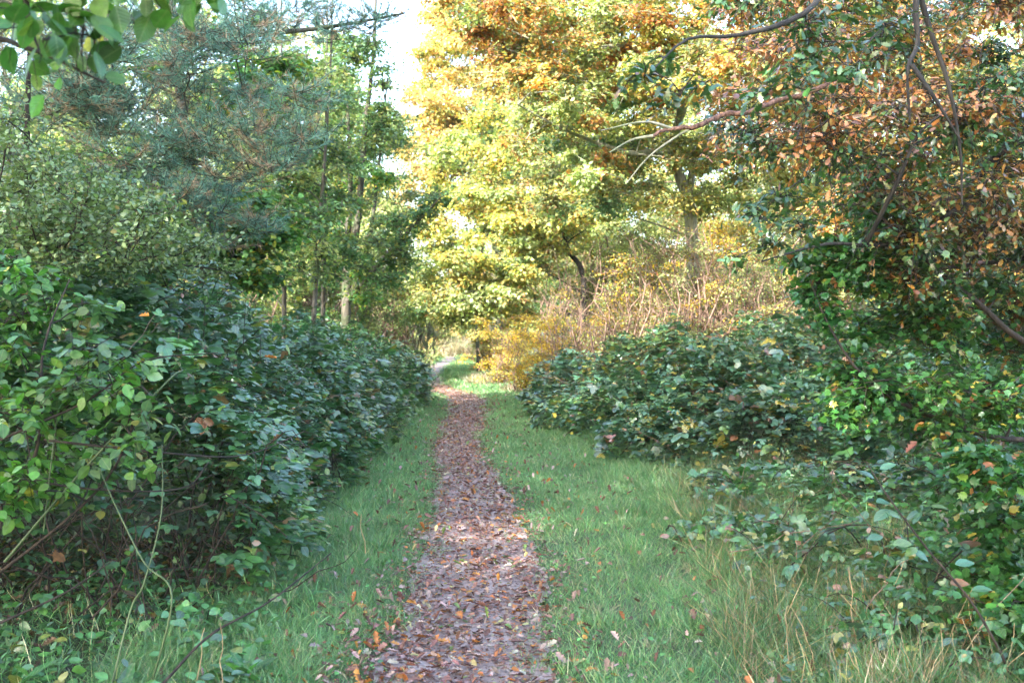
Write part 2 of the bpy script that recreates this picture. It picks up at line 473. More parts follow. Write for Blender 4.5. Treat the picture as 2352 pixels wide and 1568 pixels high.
def tree(seed, name, label, cat, base, trunk, radii, pads, tmpl, leaf, ntw, lpt, bark, lmat=M_FAR, group=None, twigr=.004, twig_frac=.5,
         extra_trunks=(), amp=.07, uv=False, **kw):
    r = rng(seed)
    o = empty(name, base); tag(o, label, cat, group)
    tb = Tubes()
    P = spline(trunk, 20); R = np.interp(np.linspace(0, 1, len(P)), np.linspace(0, 1, len(radii)), radii)
    tb.add(P, R, 9)
    nodes = trunk_nodes(P[3:], R[3:])
    for tp, tr in extra_trunks:
        Q = spline(tp, 16); q = np.interp(np.linspace(0, 1, len(Q)), np.linspace(0, 1, len(tr)), tr)
        tb.add(Q, q, 7); nodes += trunk_nodes(Q[2:], q[2:])
    tb.build('trunk', bark, o)
    lb = Tubes(); grow(r, lb, nodes, pads, amp=amp)
    tw = Tubes(); lv = Leaves()
    sprays(r, lv, lb, pads, tmpl, leaf, ntw, lpt, twigr=twigr, twig_frac=twig_frac, **kw)
    lb.build('branches', bark, o)
    lv.build('crown', lmat, o, uv)
    return o

# ------------------------------------------------------------------ ground, path, verges
def pc(y):   # centre line of the footpath
    return np.interp(y, [-6, 0, 5.1, 6.4, 7.5, 9.2, 11.8, 14.2, 16.4, 20.4, 23.9, 25.5, 27, 30, 35, 42, 50, 60, 75, 95],
                     [-.1, -.2, -.22, -.20, -.215, -.29, -.46, -.70, -.78, -.80, -.94, -1.2, -1.6, -2.05, -2.55, -2.8, -2.75, -3.3, -4.2, -4.0])
def pw(y):
    return (1 + .05*np.sin(np.asarray(y)*1.9) + .05*np.sin(np.asarray(y)*3.7 + 1))*np.interp(y, [0, 5, 7.5, 9.2, 11.8, 14.2, 16.4, 20.4, 25, 95], [.38, .36, .36, .33, .28, .26, .29, .33, .36, .36])
def gz(x, y):
    x = np.asarray(x, float); y = np.asarray(y, float)
    d = np.abs(x - pc(y))
    z = .035*np.clip((d - .25)/.4, 0, 1) + .03*np.sin(x*1.3 + .7)*np.sin(y*.9)*np.clip(d - .5, 0, 1)
    z = z + .10*np.clip((x - 1.2)/3, 0, 1)*np.clip((14 - y)/10, 0, 1)
    return z

def grid(name, xs, ys, zf, mat, kind='structure'):
    X, Y = np.meshgrid(xs, ys)
    V = np.stack([X, Y, zf(X, Y)], -1).reshape(-1, 3)
    nx, ny = len(xs), len(ys)
    i = np.arange(ny-1)[:, None]; j = np.arange(nx-1)[None]
    q = np.stack([i*nx+j, i*nx+j+1, (i+1)*nx+j+1, (i+1)*nx+j], -1).reshape(-1, 4)
    o = mesh_obj(name, V, q, mat, smooth=True); o['kind'] = kind
    return o
xs = np.concatenate([[-170, -100, -50, -25, -12], np.arange(-8, 8.01, .16), [12, 25, 50, 100, 170]])
ys = np.concatenate([[-60, -20, -8], np.arange(-4, 34, .25), np.arange(34, 100, 2), [130, 170]])
grid('ground', xs, ys, gz, M_SOIL)
# path sheet follows its centre line, 6 mm above the ground
ys2 = np.concatenate([np.arange(-5, 32, .12), np.arange(32, 95, .6)])
r = rng(3)
u = np.linspace(-1, 1, 11)
Xp = pc(ys2)[:, None] + (pw(ys2)*(1.10))[:, None]*u[None] + (r.normal(size=(len(ys2), 1))*.02)
Yp = np.repeat(ys2[:, None], 11, 1)
Zp = gz(Xp, Yp) + .006 + .008*np.sin(Yp*5.1)*np.sin(Xp*9) - .012*(1 - u[None]**2)*0
V = np.stack([Xp, Yp, Zp + .004], -1).reshape(-1, 3)
i = np.arange(len(ys2)-1)[:, None]; j = np.arange(10)[None]
q = np.stack([i*11+j, i*11+j+1, (i+1)*11+j+1, (i+1)*11+j], -1).reshape(-1, 4)
o = mesh_obj('path', V, q, M_PATH, smooth=True); o['kind'] = 'structure'

# grass blades: curved three-step strips
BL = (np.array([(0, .5, 0), (0, -.5, 0), (.40, .42, 0), (.40, -.42, 0), (.75, .28, -.08), (.75, -.28, -.08), (1, 0, -.28)], dtype=float),
      np.array([(0, 1, 3), (0, 3, 2), (2, 3, 5), (2, 5, 4), (4, 5, 6)]))
def blades(r, lv, x, y, h, w, palname, lean=.45, z0=None, hand=None):
    n = len(x)
    P = np.stack([x, y, gz(x, y) - .005 if z0 is None else z0], 1)
    T = r.normal(size=(n, 3))*lean; T[:, 2] = 1
    a = r.uniform(0, 2*math.pi, n)
    N = np.stack([np.cos(a), np.sin(a), -.2*np.ones(n)], 1)
    N = np.where((N*T).sum(1, keepdims=True) > 0, N, N)
    C = pal(r, palname, n, .28)*np.exp(.16*np.sin(x*3.1 + 1.7*np.sin(y*1.3))*np.sin(y*2.3 + 2*np.sin(x*1.9)))[:, None]
    lv.add(BL, P, T, N, h, C, w/h)

def verge(r, n, y0, y1, x0f, x1f, power=1.4):
    y = y0 + (y1 - y0)*r.random(n)**power
    x = x0f(y) + (x1f(y) - x0f(y))*r.random(n)
    d = np.abs(x - pc(y)) / pw(y)
    edge = .86 + .28*np.sin(y*2.3 + np.sign(x)*2)*np.sin(y*.9) + r.normal(size=n)*.14
    k = d > edge
    return x[k], y[k]

lv = Leaves(); r = rng(11)
# left strip of short grass
x, y = verge(r, 160000, 4.2, 30, lambda y: -1.75 + 0*y, lambda y: pc(y) - .1)
h = r.uniform(.035, .10, len(x))*(.45 + .55*np.clip((np.abs(x - pc(y)) - pw(y))/.35, 0, 1))*np.exp(.45*np.sin(x*6 + 2*np.sin(y*2.1))*np.sin(y*4.3 + 1.5*np.sin(x*5)) + .25*np.sin(x*15)*np.sin(y*11)) * (1 + .8*np.clip((pc(y) - .6 - x), 0, 1)); sc = np.clip(y/9, .8, 2.2)
blades(r, lv, x, y, h*.95, .0032*sc, 'grass', .8)
# right strip
x, y = verge(r, 300000, 4.2, 34, lambda y: pc(y) + .1, lambda y: np.interp(y, [4, 9, 14, 17, 22, 34], [3.2, 3.0, 2.2, 1.2, .9, 1.5]))
h = r.uniform(.035, .10, len(x))*(.45 + .55*np.clip((np.abs(x - pc(y)) - pw(y))/.35, 0, 1))*np.exp(.45*np.sin(x*6 + 2*np.sin(y*2.1))*np.sin(y*4.3 + 1.5*np.sin(x*5)) + .25*np.sin(x*15)*np.sin(y*11)) * (1 + 1.4*np.clip((x - pc(y) - 1.3), 0, 1.4)); sc = np.clip(y/9, .8, 2.2)
blades(r, lv, x, y, h*.95, .0032*sc, 'grass', .8)
# far clearing
x, y = verge(r, 90000, 27, 80, lambda y: pc(y) - 2.6, lambda y: pc(y) + 3.4, 1.2)
blades(r, lv, x, y, r.uniform(.06, .16, len(x)), .012*np.ones(len(x)), 'grass', .5)
for k in range(230):     # tufts and flattened straw patches
    ty = 4.3 + 16*r.random()**1.5; sd = -1 if r.random() < .35 else 1
    tx = float(pc(ty)) + sd*(float(pw(ty)) + .06 + (1.0 if sd < 0 else 1.9)*r.random())
    m = 80; x = tx + r.normal(size=m)*.055; y = ty + r.normal(size=m)*.055
    dead = r.random() < .3
    blades(r, lv, x, y, r.uniform(.05, .10, m)*(1 if dead else r.uniform(1, 1.7)), .0035*np.ones(m), 'straw' if dead else 'grass', 1.6 if dead else .5)
o = lv.build('grass', M_GRASS); tag(o, 'short green grass on both verges of the footpath', 'grass', kind='stuff')

lv = Leaves(); r = rng(12)
n = 62000
y = 3.6 + 9*r.random(n)**1.2; x = .7 + 4.2*r.random(n)
k = (x > np.interp(y, [3.6, 5, 7, 9, 12], [.75, .95, 1.2, 1.3, 1.6])) & (np.sin(x*4 + 1)*np.sin(y*3.1) + r.normal(size=n)*.6 > -.35)
x, y = x[k], y[k]
blades(r, lv, x, y, r.uniform(.10, .40, len(x)), r.uniform(.002, .0045, len(x)), 'tallgrass', .8)
n = 3000
y = 3.6 + 3*r.random(n); x = -3.2 + 2.2*r.random(n)
blades(r, lv, x, y, r.uniform(.08, .22, n), r.uniform(.003, .006, n), 'grass', .6)
o = lv.build('tall_grass', M_GRASS); tag(o, 'tangled tall green and straw coloured grass at lower right', 'tall grass', kind='stuff')

# leaf litter
lv = Leaves(); r = rng(13)
n = 42000
y = 3.8 + 26*r.random(n)**1.5
off = r.normal(size=n)*.55
x = pc(y) + pw(y)*off*1.25
P = np.stack([x, y, gz(x, y) + .014 + .012*r.random(n)], 1)
T = r.normal(size=(n, 3)); T[:, 2] *= .12
N = r.normal(size=(n, 3))*.33; N[:, 2] += 1
keep = (np.abs(off) > .5) | (r.random(n) < .5)
P, T, N = P[keep], T[keep], N[keep]; m = len(P)
hf = m//2
C = pal(r, 'litter', m)
lv.add(CURL, P[:hf], T[:hf], N[:hf], np.clip(.028*np.exp(r.normal(size=hf)*.42), .012, .08), C[:hf])
lv.add(OVAL2, P[hf:], T[hf:], N[hf:], np.clip(.021*np.exp(r.normal(size=m-hf)*.4), .01, .06), C[hf:])
n = 2600      # scattered over the verges
y = 3.8 + 22*r.random(n)**1.3; x = pc(y) + r.normal(size=n)*1.3
P = np.stack([x, y, gz(x, y) + .03 + .03*r.random(n)], 1)
T = r.normal(size=(n, 3)); N = r.normal(size=(n, 3))*.4; N[:, 2] += 1
lv.add(CURL, P, T, N, r.uniform(.03, .07, n), pal(r, 'litter', n))
n = 420      # drift at the lower left edge of the path
y = 4.2 + 2.2*r.random(n)**1.5; x = -.66 + .2*r.normal(size=n)
P = np.stack([x, y, gz(x, y) + .02 + .03*r.random(n)], 1)
T = r.normal(size=(n, 3)); T[:, 2] *= .4; N = r.normal(size=(n, 3))*.5; N[:, 2] += 1
lv.add(CURL, P, T, N, r.uniform(.03, .065, n), pal(r, 'litter', n))
o = lv.build('leaf_litter', M_DEAD); tag(o, 'brown and orange dead leaves strewn over the footpath', 'leaf litter', kind='stuff')

# ------------------------------------------------------------------ brambles
def mound(seed, name, label, lobes, n, leaf, palname='bramble', tmpl=OVAL, tri=True, canes=40, cat='bramble bush', group=None, keep=None,
          cane_len=1.0, upj=.2, shoots=30, mat=M_BRAM, uv=True, deep=.35, base=None):
    """lobes: (x, y, rx, ry, h); leaves cover the lobes' surfaces and thin out inwards"""
    r = rng(seed)
    L = np.array(lobes, float)
    b = (L[:, 0].mean(), L[:, 1].mean(), 0) if base is None else base
    o = empty(name, b); tag(o, label, cat, group)
    area = L[:, 2]*L[:, 3] + (L[:, 2] + L[:, 3])*L[:, 4]*.5
    li = r.choice(len(L), n, p=area/area.sum())
    d = sph(r, n); d[:, 2] = np.abs(d[:, 2])*1.0
    d = nrm(d)
    zc = L[li, 4]*.30
    rad = np.stack([L[li, 2], L[li, 3], L[li, 4] - zc], 1)
    down = r.random(n) < .25
    d[down, 2] *= -.4
    dep = 1 - np.abs(r.normal(size=n))*.16*deep/.35
    bump = 1 + .15*np.sin(d[:, 0]*7 + li)*np.sin(d[:, 1]*6 + 2*li) + .08*np.sin(d[:, 2]*11 + d[:, 0]*5 + li) + .05*np.sin(d[:, 0]*23)*np.sin(d[:, 1]*21)
    P = np.stack([L[li, 0], L[li, 1], zc], 1) + d*rad*(dep*bump)[:, None]
    ok = P[:, 2] > .04
    for q in L:      # drop what lies deep inside another lobe
        zz = q[4]*.3
        e = (P - np.array([q[0], q[1], zz]))/np.array([q[2], q[3], q[4]-zz])
        ok &= (e**2).sum(1) > .62
    if keep is not None: ok &= keep(P, r)
    P, d, rad, li = P[ok], d[ok], rad[ok], li[ok]
    n = len(P)
    g = nrm(d/rad)
    out = g*1.0; out[:, 2] *= .3
    T = out + r.normal(size=(n, 3))*.6; T[:, 2] = T[:, 2]*.5 - .12
    N = g*.12 + r.normal(size=(n, 3))*upj; N[:, 2] += 1
    s = leaf*np.exp(r.normal(size=n)*.38)
    tone = np.exp(.18*np.sin(P[:, 0]*2.1 + seed)*np.sin(P[:, 1]*1.7)*1.2)
    C = pal(r, palname, n)*tone[:, None]
    lv = Leaves()
    q_ = r.choice(n, n//9)       # a second, broader leaved plant and dead leaves mixed in
    lv.add(OVAL2, P[q_] + r.normal(size=(len(q_), 3))*.03, T[q_], N[q_] + r.normal(size=(len(q_), 3))*.3, leaf*np.exp(r.normal(size=len(q_))*.35), pal(r, 'lowweed', len(q_)))
    q_ = r.choice(n, n//22)
    lv.add(CURL, P[q_] + r.normal(size=(len(q_), 3))*.03, T[q_], N[q_] + r.normal(size=(len(q_), 3))*.6, leaf*.8*np.exp(r.normal(size=len(q_))*.3), pal(r, 'deadmix', len(q_)))
    if tri:
        Tn = nrm(T); Nn = nrm(N - (N*Tn).sum(1, keepdims=True)*Tn); B = np.cross(Nn, Tn)
        lv.add(tmpl, P, T, N, s, C)
        for sg in (-1, 1):
            a = r.uniform(.95, 1.3, (n, 1))
            T2 = Tn*np.cos(a) + sg*B*np.sin(a)
            k = r.random(n) < .9
            C2 = C*np.exp(r.normal(size=(n, 1))*.08)
            lv.add(tmpl, (P - Tn*s[:, None]*.12)[k], T2[k], (Nn + r.normal(size=(n, 3))*.14)[k], s[k]*.82, C2[k])
    else:
        lv.add(tmpl, P, T, N, s, C)
    tb = Tubes()
    # arching shoots that rise above the mass
    ns = shoots*3
    if ns:
        i = r.choice(len(P), ns)
        a0 = P[i]; dirs = nrm(g[i] + r.normal(size=(ns, 3))*.5); dirs[:, 2] = np.abs(dirs[:, 2])
        ln = r.uniform(.12, .5, ns)
        t = np.linspace(0, 1, 6)
        pts = a0[:, None] + dirs[:, None]*(t*1.0)[None, :, None]*ln[:, None, None]
        pts[:, :, 2] -= (t**2)[None]*ln[:, None]*r.uniform(.1, .7, (ns, 1))
        tb.add(pts, (.0035 - .0022*t)[None]*np.ones((ns, 1)), 4)
        for q in range(1, 6):
            PP = pts[:, q]; TT = r.normal(size=(ns, 3))*.7 + dirs; NN = r.normal(size=(ns, 3))*.2; NN[:, 2] += 1
            lv.add(tmpl, PP, TT, NN, leaf*r.uniform(.5, .9, ns), pal(r, palname, ns))
    # canes from the ground up into the foliage
    for _ in range(canes):
        q = L[r.integers(len(L))]
        a = np.array([q[0] + r.normal()*q[2]*.5, q[1] + r.normal()*q[3]*.5, 0])
        th = r.uniform(0, 2*math.pi)
        e = np.array([q[0] + math.cos(th)*q[2]*r.uniform(.6, 1.1), q[1] + math.sin(th)*q[3]*r.uniform(.6, 1.1), q[4]*r.uniform(.1, .85)])
        Pc = wig(r, a, e, 9, .06, bow=r.uniform(.1, .35)*cane_len)
        Pc[:, 2] = np.clip(Pc[:, 2], .01, q[4])
        tb.add(Pc, np.linspace(.006, .002, 9), 5)
    c_ = tb.build('canes', M_CANE, o)
    if c_: c_['kind'] = 'stuff'
    nd = 14        # dry stems standing out of the mass
    i = r.choice(len(P), nd)
    for a0 in P[i]:
        e = a0 + np.array([r.normal()*.25, r.normal()*.25, r.uniform(.08, .4)])
        t3 = Tubes(); t3.add(wig(r, a0 - (e - a0)*.8, e, 8, .07), np.linspace(.0035, .0015, 8), 4)
        t3.build('dry_stem', M_TWIG, o)
    lv.build('foliage', mat, o, uv)
    return o

def hollow(P, r):   # the shaded gap under the near left bush
    inx = (P[:, 2] < .92 + .1*np.sin(P[:, 0]*7)) & (P[:, 1] < 7.4) & (P[:, 0] < -1.5)
    gap = (np.abs(P[:, 0] + 1.95) < .32) & (np.abs(P[:, 2] - 1.12) < .2) & (P[:, 1] < 7.0)
    return ~gap & (~inx | (r.random(len(P)) < .12 + .25*np.clip(P[:, 2], 0, 1)))

mound(21, 'bramble_bush', 'large dark green bramble bush in the left foreground above a dark hollow',
      [(-3.3, 7.4, 1.5, 1.4, 2.22), (-2.5, 7.7, .9, 1.0, 1.9), (-4.6, 7.4, 1.4, 1.6, 2.25), (-3.0, 6.1, 1.0, .8, 1.5), (-2.2, 6.9, .75, .8, 1.3), (-3.6, 8.6, .7, .8, 2.3), (-2.0, 8.1, .5, .6, 1.0), (-2.0, 6.4, .75, .6, 1.52), (-2.6, 5.8, .8, .6, 1.62), (-1.65, 7.0, .45, .5, .95)],
      38000, .055, canes=60, keep=hollow, shoots=70)
r = rng(2101); n = 9000      # inner leaves and litter, coloured darker to deepen the hollow's shade
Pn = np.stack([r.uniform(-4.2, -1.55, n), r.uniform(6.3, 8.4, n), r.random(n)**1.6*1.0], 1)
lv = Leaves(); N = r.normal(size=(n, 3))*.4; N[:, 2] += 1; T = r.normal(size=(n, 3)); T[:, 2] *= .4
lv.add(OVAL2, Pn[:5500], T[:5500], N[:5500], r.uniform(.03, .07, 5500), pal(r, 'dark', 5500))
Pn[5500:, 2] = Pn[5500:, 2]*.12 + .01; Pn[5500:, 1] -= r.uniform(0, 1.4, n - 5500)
lv.add(CURL, Pn[5500:], T[5500:], N[5500:], r.uniform(.03, .08, n - 5500), pal(r, 'deadmix', n - 5500)*.6)  # dead leaf colours darkened to stand for shade in the hollow
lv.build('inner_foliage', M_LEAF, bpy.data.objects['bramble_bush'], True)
mound(22, 'bramble_bush', 'shiny leaved bramble bush of the left hedge, directly behind the large near bush',
      [(-2.8, 9.6, 1.15, 1.4, 1.98), (-3.9, 10.2, 1.5, 1.7, 2.05), (-2.2, 11.6, .8, 1.2, 1.5), (-2.0, 9.4, .5, .8, .85), (-3.1, 11.2, .6, .7, 2.15), (-1.8, 10.6, .4, .6, .7)],
      28000, .054, canes=70, shoots=60)
mound(23, 'bramble_bush', 'lower rounded bramble bush further along the left verge with glossy grey green top',
      [(-2.9, 13.8, 1.2, 1.6, 1.72), (-2.1, 14.6, .75, 1.3, 1.25), (-4.2, 14.0, 1.4, 1.6, 1.95), (-2.3, 17.0, .8, 1.5, 1.3), (-2.8, 15.6, .5, .7, 1.75), (-1.9, 13.0, .4, .6, .8)],
      24000, .058, canes=50, shoots=50, tmpl=OVAL2)
mound(24, 'bramble_bush', 'farthest bramble bush of the left hedge, leaning over the bend of the path',
      [(-2.45, 20.0, 1.0, 1.8, 1.45), (-3.7, 20.5, 1.6, 2.0, 1.7), (-2.35, 22.6, .72, 1.3, .95), (-3.5, 24.5, 1.3, 1.6, 1.35), (-1.9, 20.8, .4, .8, .7), (-2.6, 18.8, .5, .7, 1.6)],
      22000, .065, canes=40, shoots=50, tmpl=OVAL2)
# right hand brambles
mound(25, 'bramble_bush', 'pale leaved bramble mound on the right verge beside the bend, spilling onto the grass',
      [(1.3, 19.5, 1.1, 1.6, 1.15), (2.2, 17.5, 1.2, 1.5, 1.5), (.95, 17.0, .65, 1.2, .75), (1.6, 15.2, .9, 1.2, 1.0), (3.2, 19, 1.2, 1.6, 1.7), (.7, 18.8, .4, .8, .5), (2.4, 16.2, .5, .6, 1.65)],
      28000, .06, 'bramble_r', canes=40, shoots=70, tmpl=OVAL2)
mound(26, 'bramble_bush', 'broad bramble bank on the right with yellowing leaves at its foot',
      [(2.7, 14.0, 1.2, 1.4, 1.45), (3.9, 15.5, 1.3, 1.5, 1.8), (1.75, 13.2, .75, .9, .75), (2.9, 11.9, .95, 1.0, 1.05), (4.9, 14.5, 1.3, 1.5, 1.85), (2.1, 12.0, .6, .7, .6), (3.3, 13.6, .5, .6, 1.7)],
      30000, .058, 'bramble_r', canes=50, shoots=70)
mound(27, 'bramble_bush', 'dark bramble bush under the overhanging maple boughs at the right edge',
      [(4.3, 11.0, 1.1, 1.3, 1.35), (5.4, 11.3, 1.2, 1.4, 1.5), (3.9, 9.3, .8, .9, .8), (5.3, 9.3, 1.0, 1.0, 1.1)],
      20000, .056, 'bramble', canes=50, shoots=30, keep=lambda P, r: ~((np.abs(P[:, 0] - 3.8) < .6) & (P[:, 1] < 10.6) & (P[:, 2] < .9) & (r.random(len(P)) < .8)))
mound(28, 'bramble_bush', 'low sprawling bramble with bluish shiny leaves among the tall grass at right',
      [(2.3, 9.7, .8, .8, .42), (3.0, 8.8, .9, .8, .55), (3.7, 7.9, .9, .9, .62), (2.6, 8.2, .5, .5, .32), (3.2, 7.0, .5, .5, .38)],
      7000, .048, 'lowweed', canes=24, shoots=40)

mound(29, 'bramble_bush', 'low tangle of young bramble and weeds filling the lower right corner',
      [(2.3, 5.7, .6, .6, .55), (1.95, 6.9, .55, .6, .42), (2.8, 6.4, .7, .6, .65), (1.75, 5.2, .35, .4, .26), (2.15, 4.8, .4, .4, .36), (1.55, 7.9, .4, .5, .28)],
      4200, .042, 'lowweed', canes=40, shoots=14, upj=.45)

# ------------------------------------------------------------------ trees on the left
r = rng(40)
# pine: trunk outside the frame, boughs reach in
b = W(-250, 745, 11); b[2] = 0
pads = []
for (px, py, D, s) in [(380, 60, 9.5, .45), (520, 95, 9.6, .4), (640, 60, 9.8, .35), (760, 75, 10, .35), (860, 45, 10, .32), (420, 150, 9.3, .45), (300, 250, 9.2, .5),
                       (430, 260, 9.2, .5), (520, 320, 9, .45), (600, 300, 8.8, .4), (680, 235, 8.8, .35), (690, 330, 8.8, .33), (620, 370, 8.8, .38), (480, 390, 9, .42),
                       (380, 350, 9, .5), (280, 370, 9, .5), (200, 200, 9, .5), (120, 100, 9, .5), (230, 80, 9.3, .5), (100, 270, 9, .5), (560, 220, 9.4, .35),
                       (20, 150, 9, .6), (330, 460, 9.3, .4), (590, 520, 9.3, .28), (480, 490, 9.4, .35), (180, 420, 9.2, .5), (-50, 320, 9.3, .6), (700, 20, 10.2, .4), (560, 20, 10.2, .4)]:
    pads.append((W(px, py, D), (s, s, s*.7), 'pine'))
pads += fill_pads(r, -50, 730, 60, 600, 8.6, 10.5, 34, .42, 'pine', lambda px, py: px < 740 - max(0, py - 400)*1.2)
for k in range(12):
    pads.append((np.array([b[0] + r.normal()*1.8, 11 + r.normal()*1.6, r.uniform(5.5, 13)]), (.9, .9, .45), 'pine'))
o = empty('pine_tree', b); tag(o, 'pine tree with blue green needles and browning twigs reaching in from the upper left', 'pine tree')
tb = Tubes(); Pt = spline([b, b + [.1, 0, 4], b + [.2, .1, 8], b + [.1, .1, 14]], 18); Rt = np.linspace(.2, .05, len(Pt)); tb.add(Pt, Rt, 10); tb.build('trunk', M_BARK, o)
lb = Tubes(); nodes = trunk_nodes(Pt, Rt)
main = spline([W(-200, -20, 10.5), W(120, 20, 10), W(340, 50, 9.6), W(480, 82, 9.6), W(690, 70, 9.8), W(830, 50, 10), W(930, 30, 10)], 24)
lb.add(main, np.linspace(.05, .008, len(main)), 7); nodes += trunk_nodes(main, np.linspace(.05, .008, len(main)))
grow(r, lb, nodes, pads, amp=.10, thin=.009)
lv = Leaves()
NEEDLE = (np.array([(0, .5, 0), (0, -.5, 0), (1, 0, -.08)], dtype=float), np.array([(0, 1, 2)]))
for c, R, pn in pads:
    R = np.array(R); nt = 38
    d = sph(r, nt); d[:, 2] = d[:, 2]*.7 + .15
    s0 = c + sph(r, nt)*R*.35; e0 = s0 + d*R*r.uniform(.5, 1.0, (nt, 1)); e0[:, 2] += R[2]*.25
    md = (s0 + e0)/2; md[:, 2] -= .03
    lb.add(np.stack([s0, md, e0], 1), np.array([[.004, .003, .002]])*np.ones((nt, 1)), 3)
    nn = 48
    ti = np.repeat(np.arange(nt), nn); m = nt*nn
    t = r.uniform(.25, 1.03, m)[:, None]
    P = (1-t)**2*s0[ti] + 2*t*(1-t)*md[ti] + t*t*e0[ti]
    dr = nrm(e0 - s0)[ti]
    T = dr*.75 + sph(r, m)*.8
    brown = (r.random(nt) < .2)[ti]
    C = pal(r, 'pine', m, .12); C = np.where(brown[:, None], np.array([.36, .26, .16])*np.exp(r.normal(size=(m, 1))*.2), C)
    lv.add(NEEDLE, P, T, sph(r, m), r.uniform(.05, .085, m), C, np.full(m, .0046/.065))
lb.build('branches', M_BARK, o); lv.build('needles', M_NEED, o)

# small leaved hawthorn at the left edge
b = W(-60, 745, 8.2); b[2] = 0
r = rng(41)
pads = fill_pads(r, -150, 360, 240, 660, 6.4, 9.0, 46, .36, ['haw', 'haw', 'shrubgreen'], lambda px, py: py > 230 + max(0, px)*.75)
pads += fill_pads(r, 60, 520, 330, 640, 7, 9.0, 30, .24, ['haw', 'shrubgreen'], lambda px, py: py > 210 + px*.75)
tree(41, 'hawthorn_shrub', 'tall small leaved grey green shrub at the left edge above the brambles', 'shrub', b,
     [b, b + [.1, 0, 1.2], b + [.3, .1, 2.4], b + [.4, 0, 3.6]], [.05, .035, .015], pads, OVAL2, .036, 24, 12, M_CANE, M_LEAF, twigr=.0018, twig_frac=.6, droop=-.5, upj=.6)

# green oak behind the pine
b = W(480, 745, 14.5); b[2] = 0
r = rng(42)
pads = [(W(px, py, D), (s, s, s*.7), 'midgreen') for px, py, D, s in
        [(560, 170, 14, .55), (620, 230, 14, .5), (520, 240, 14.3, .45), (640, 150, 14.4, .4), (430, 440, 14, .5), (520, 500, 14, .5), (600, 460, 14, .5), (560, 560, 14, .45),
         (450, 530, 14.2, .5), (350, 470, 14, .5), (640, 540, 14.2, .35), (300, 380, 14.5, .6), (400, 320, 14.6, .5), (480, 100, 15, .6), (350, 150, 15, .6), (600, 60, 15, .5), (220, 480, 15, .6), (150, 380, 15, .7)]]
pads += ell_pads(r, (b[0]-1.2, 15.5, 9), (2.2, 2.0, 2.4), 22, .7, 'midgreen')
pads += fill_pads(r, 250, 640, 480, 660, 13.4, 15.5, 26, .45, ['midgreen', 'shrubgreen'])
tree(42, 'oak_tree', 'green leaved oak standing behind the pine boughs on the left', 'tree', b,
     [b, b + [-.1, .2, 2], b + [-.5, .3, 5], b + [-.9, .4, 9]], [.09, .075, .05], pads, MAPLE, .09, 38, 14, M_BARK, M_FAR, twigr=.006)

# slender multi-stemmed tree at the centre left
b = W(800, 745, 21.5); b[2] = 0
r = rng(43)
def x8(px, py, D=21.5): return W(px, py, D)
pads = fill_pads(r, 735, 905, 90, 400, 20.5, 22.5, 38, .42, ['palegreen', 'palegreen', 'bggreen'], lambda px, py: px < 905 - abs(py-300)*.12)
pads += fill_pads(r, 700, 930, 380, 690, 20, 22.5, 32, .42, ['midgreen', 'palegreen', 'bggreen'])
pads += [(x8(px, py, 20.5), (.4, .4, .28), 'shrubgreen') for px, py in [(880, 600), (920, 560), (950, 520), (985, 480), (1010, 455), (900, 640), (860, 640), (960, 490), (930, 600)]]
pads += ell_pads(r, (b[0]-.3, 22, 8.5), (1.0, 1.2, 2.4), 14, .5, 'palegreen')
tree(43, 'alder_tree', 'slender alder with several upright pale stems left of the bend in the path', 'tree', b,
     [b, x8(795, 690), x8(822, 500), x8(838, 300), x8(860, 90), x8(868, -250)], [.10, .085, .06, .04, .015], pads, OVAL2, .075, 26, 11, M_BARK, M_FAR, twigr=.006,
     extra_trunks=[([x8(797, 700), x8(845, 560), x8(868, 400), x8(890, 180)], [.06, .04, .015]),
                   ([x8(795, 700), x8(795, 600), x8(805, 400), x8(790, 120)], [.09, .06, .02]),
                   ([x8(800, 690, 21.2), x8(870, 605, 20.8), x8(940, 530, 20.5), x8(1010, 455, 20.3)], [.07, .045, .012])])
# thinner stems left of it
for i, (px, D, tilt, lab) in enumerate([(738, 19, 6, 'thin dark trunked sapling just left of the slender alder'), (655, 18, -4, 'slim brown trunked young tree rising behind the left bramble'),
                                        (705, 17.5, 26, 'thin leaning young tree with a bare lower stem behind the left bramble')]):
    b = W(px, 745, D); b[2] = 0; r = rng(44 + i)
    top = W(px + tilt*2.2, 60, D)
    pads = fill_pads(r, px - 75, px + 70, 130, 640, D - .8, D + .8, 34, .40, ['yelgreen', 'shrubgreen', 'bggreen', 'palegreen'])
    tree(44 + i, 'young_tree', lab, 'tree', b, [b, W(px + tilt, 560, D), W(px + tilt*1.6, 350, D), top, top + [0, 0, 2]], [.045, .036, .026, .016, .007], pads, OVAL2, .07, 22, 11, M_BARK, M_FAR, twigr=.005)

# ------------------------------------------------------------------ sunlit woodland behind, left side
def wood_tree(seed, label, x, y, h, cr, pal_, leaf=.105, name='woodland_tree', n=46, ntw=26, lpt=13, bark=M_BARK, low=.08, group=None, pr=.85, tmpl=LO):
    r = rng(seed); n = int(n*1.7)
    b = np.array([x, y, 0.])
    c = b + [0, 0, h*(.5 + low/2)]
    pads = ell_pads(r, c, (cr, cr, h*(1-low)/2), n, pr, pal_)
    tr = [b, b + [r.normal()*.1, 0, h*.3], b + [r.normal()*.3, 0, h*.6], b + [r.normal()*.4, 0, h*.95]]
    return tree(seed, name, label, 'tree', b, tr, [h*.008, h*.007, h*.005, .02], pads, tmpl, leaf, ntw, lpt, bark, M_FAR, group=group, twigr=.007, twig_frac=.3)

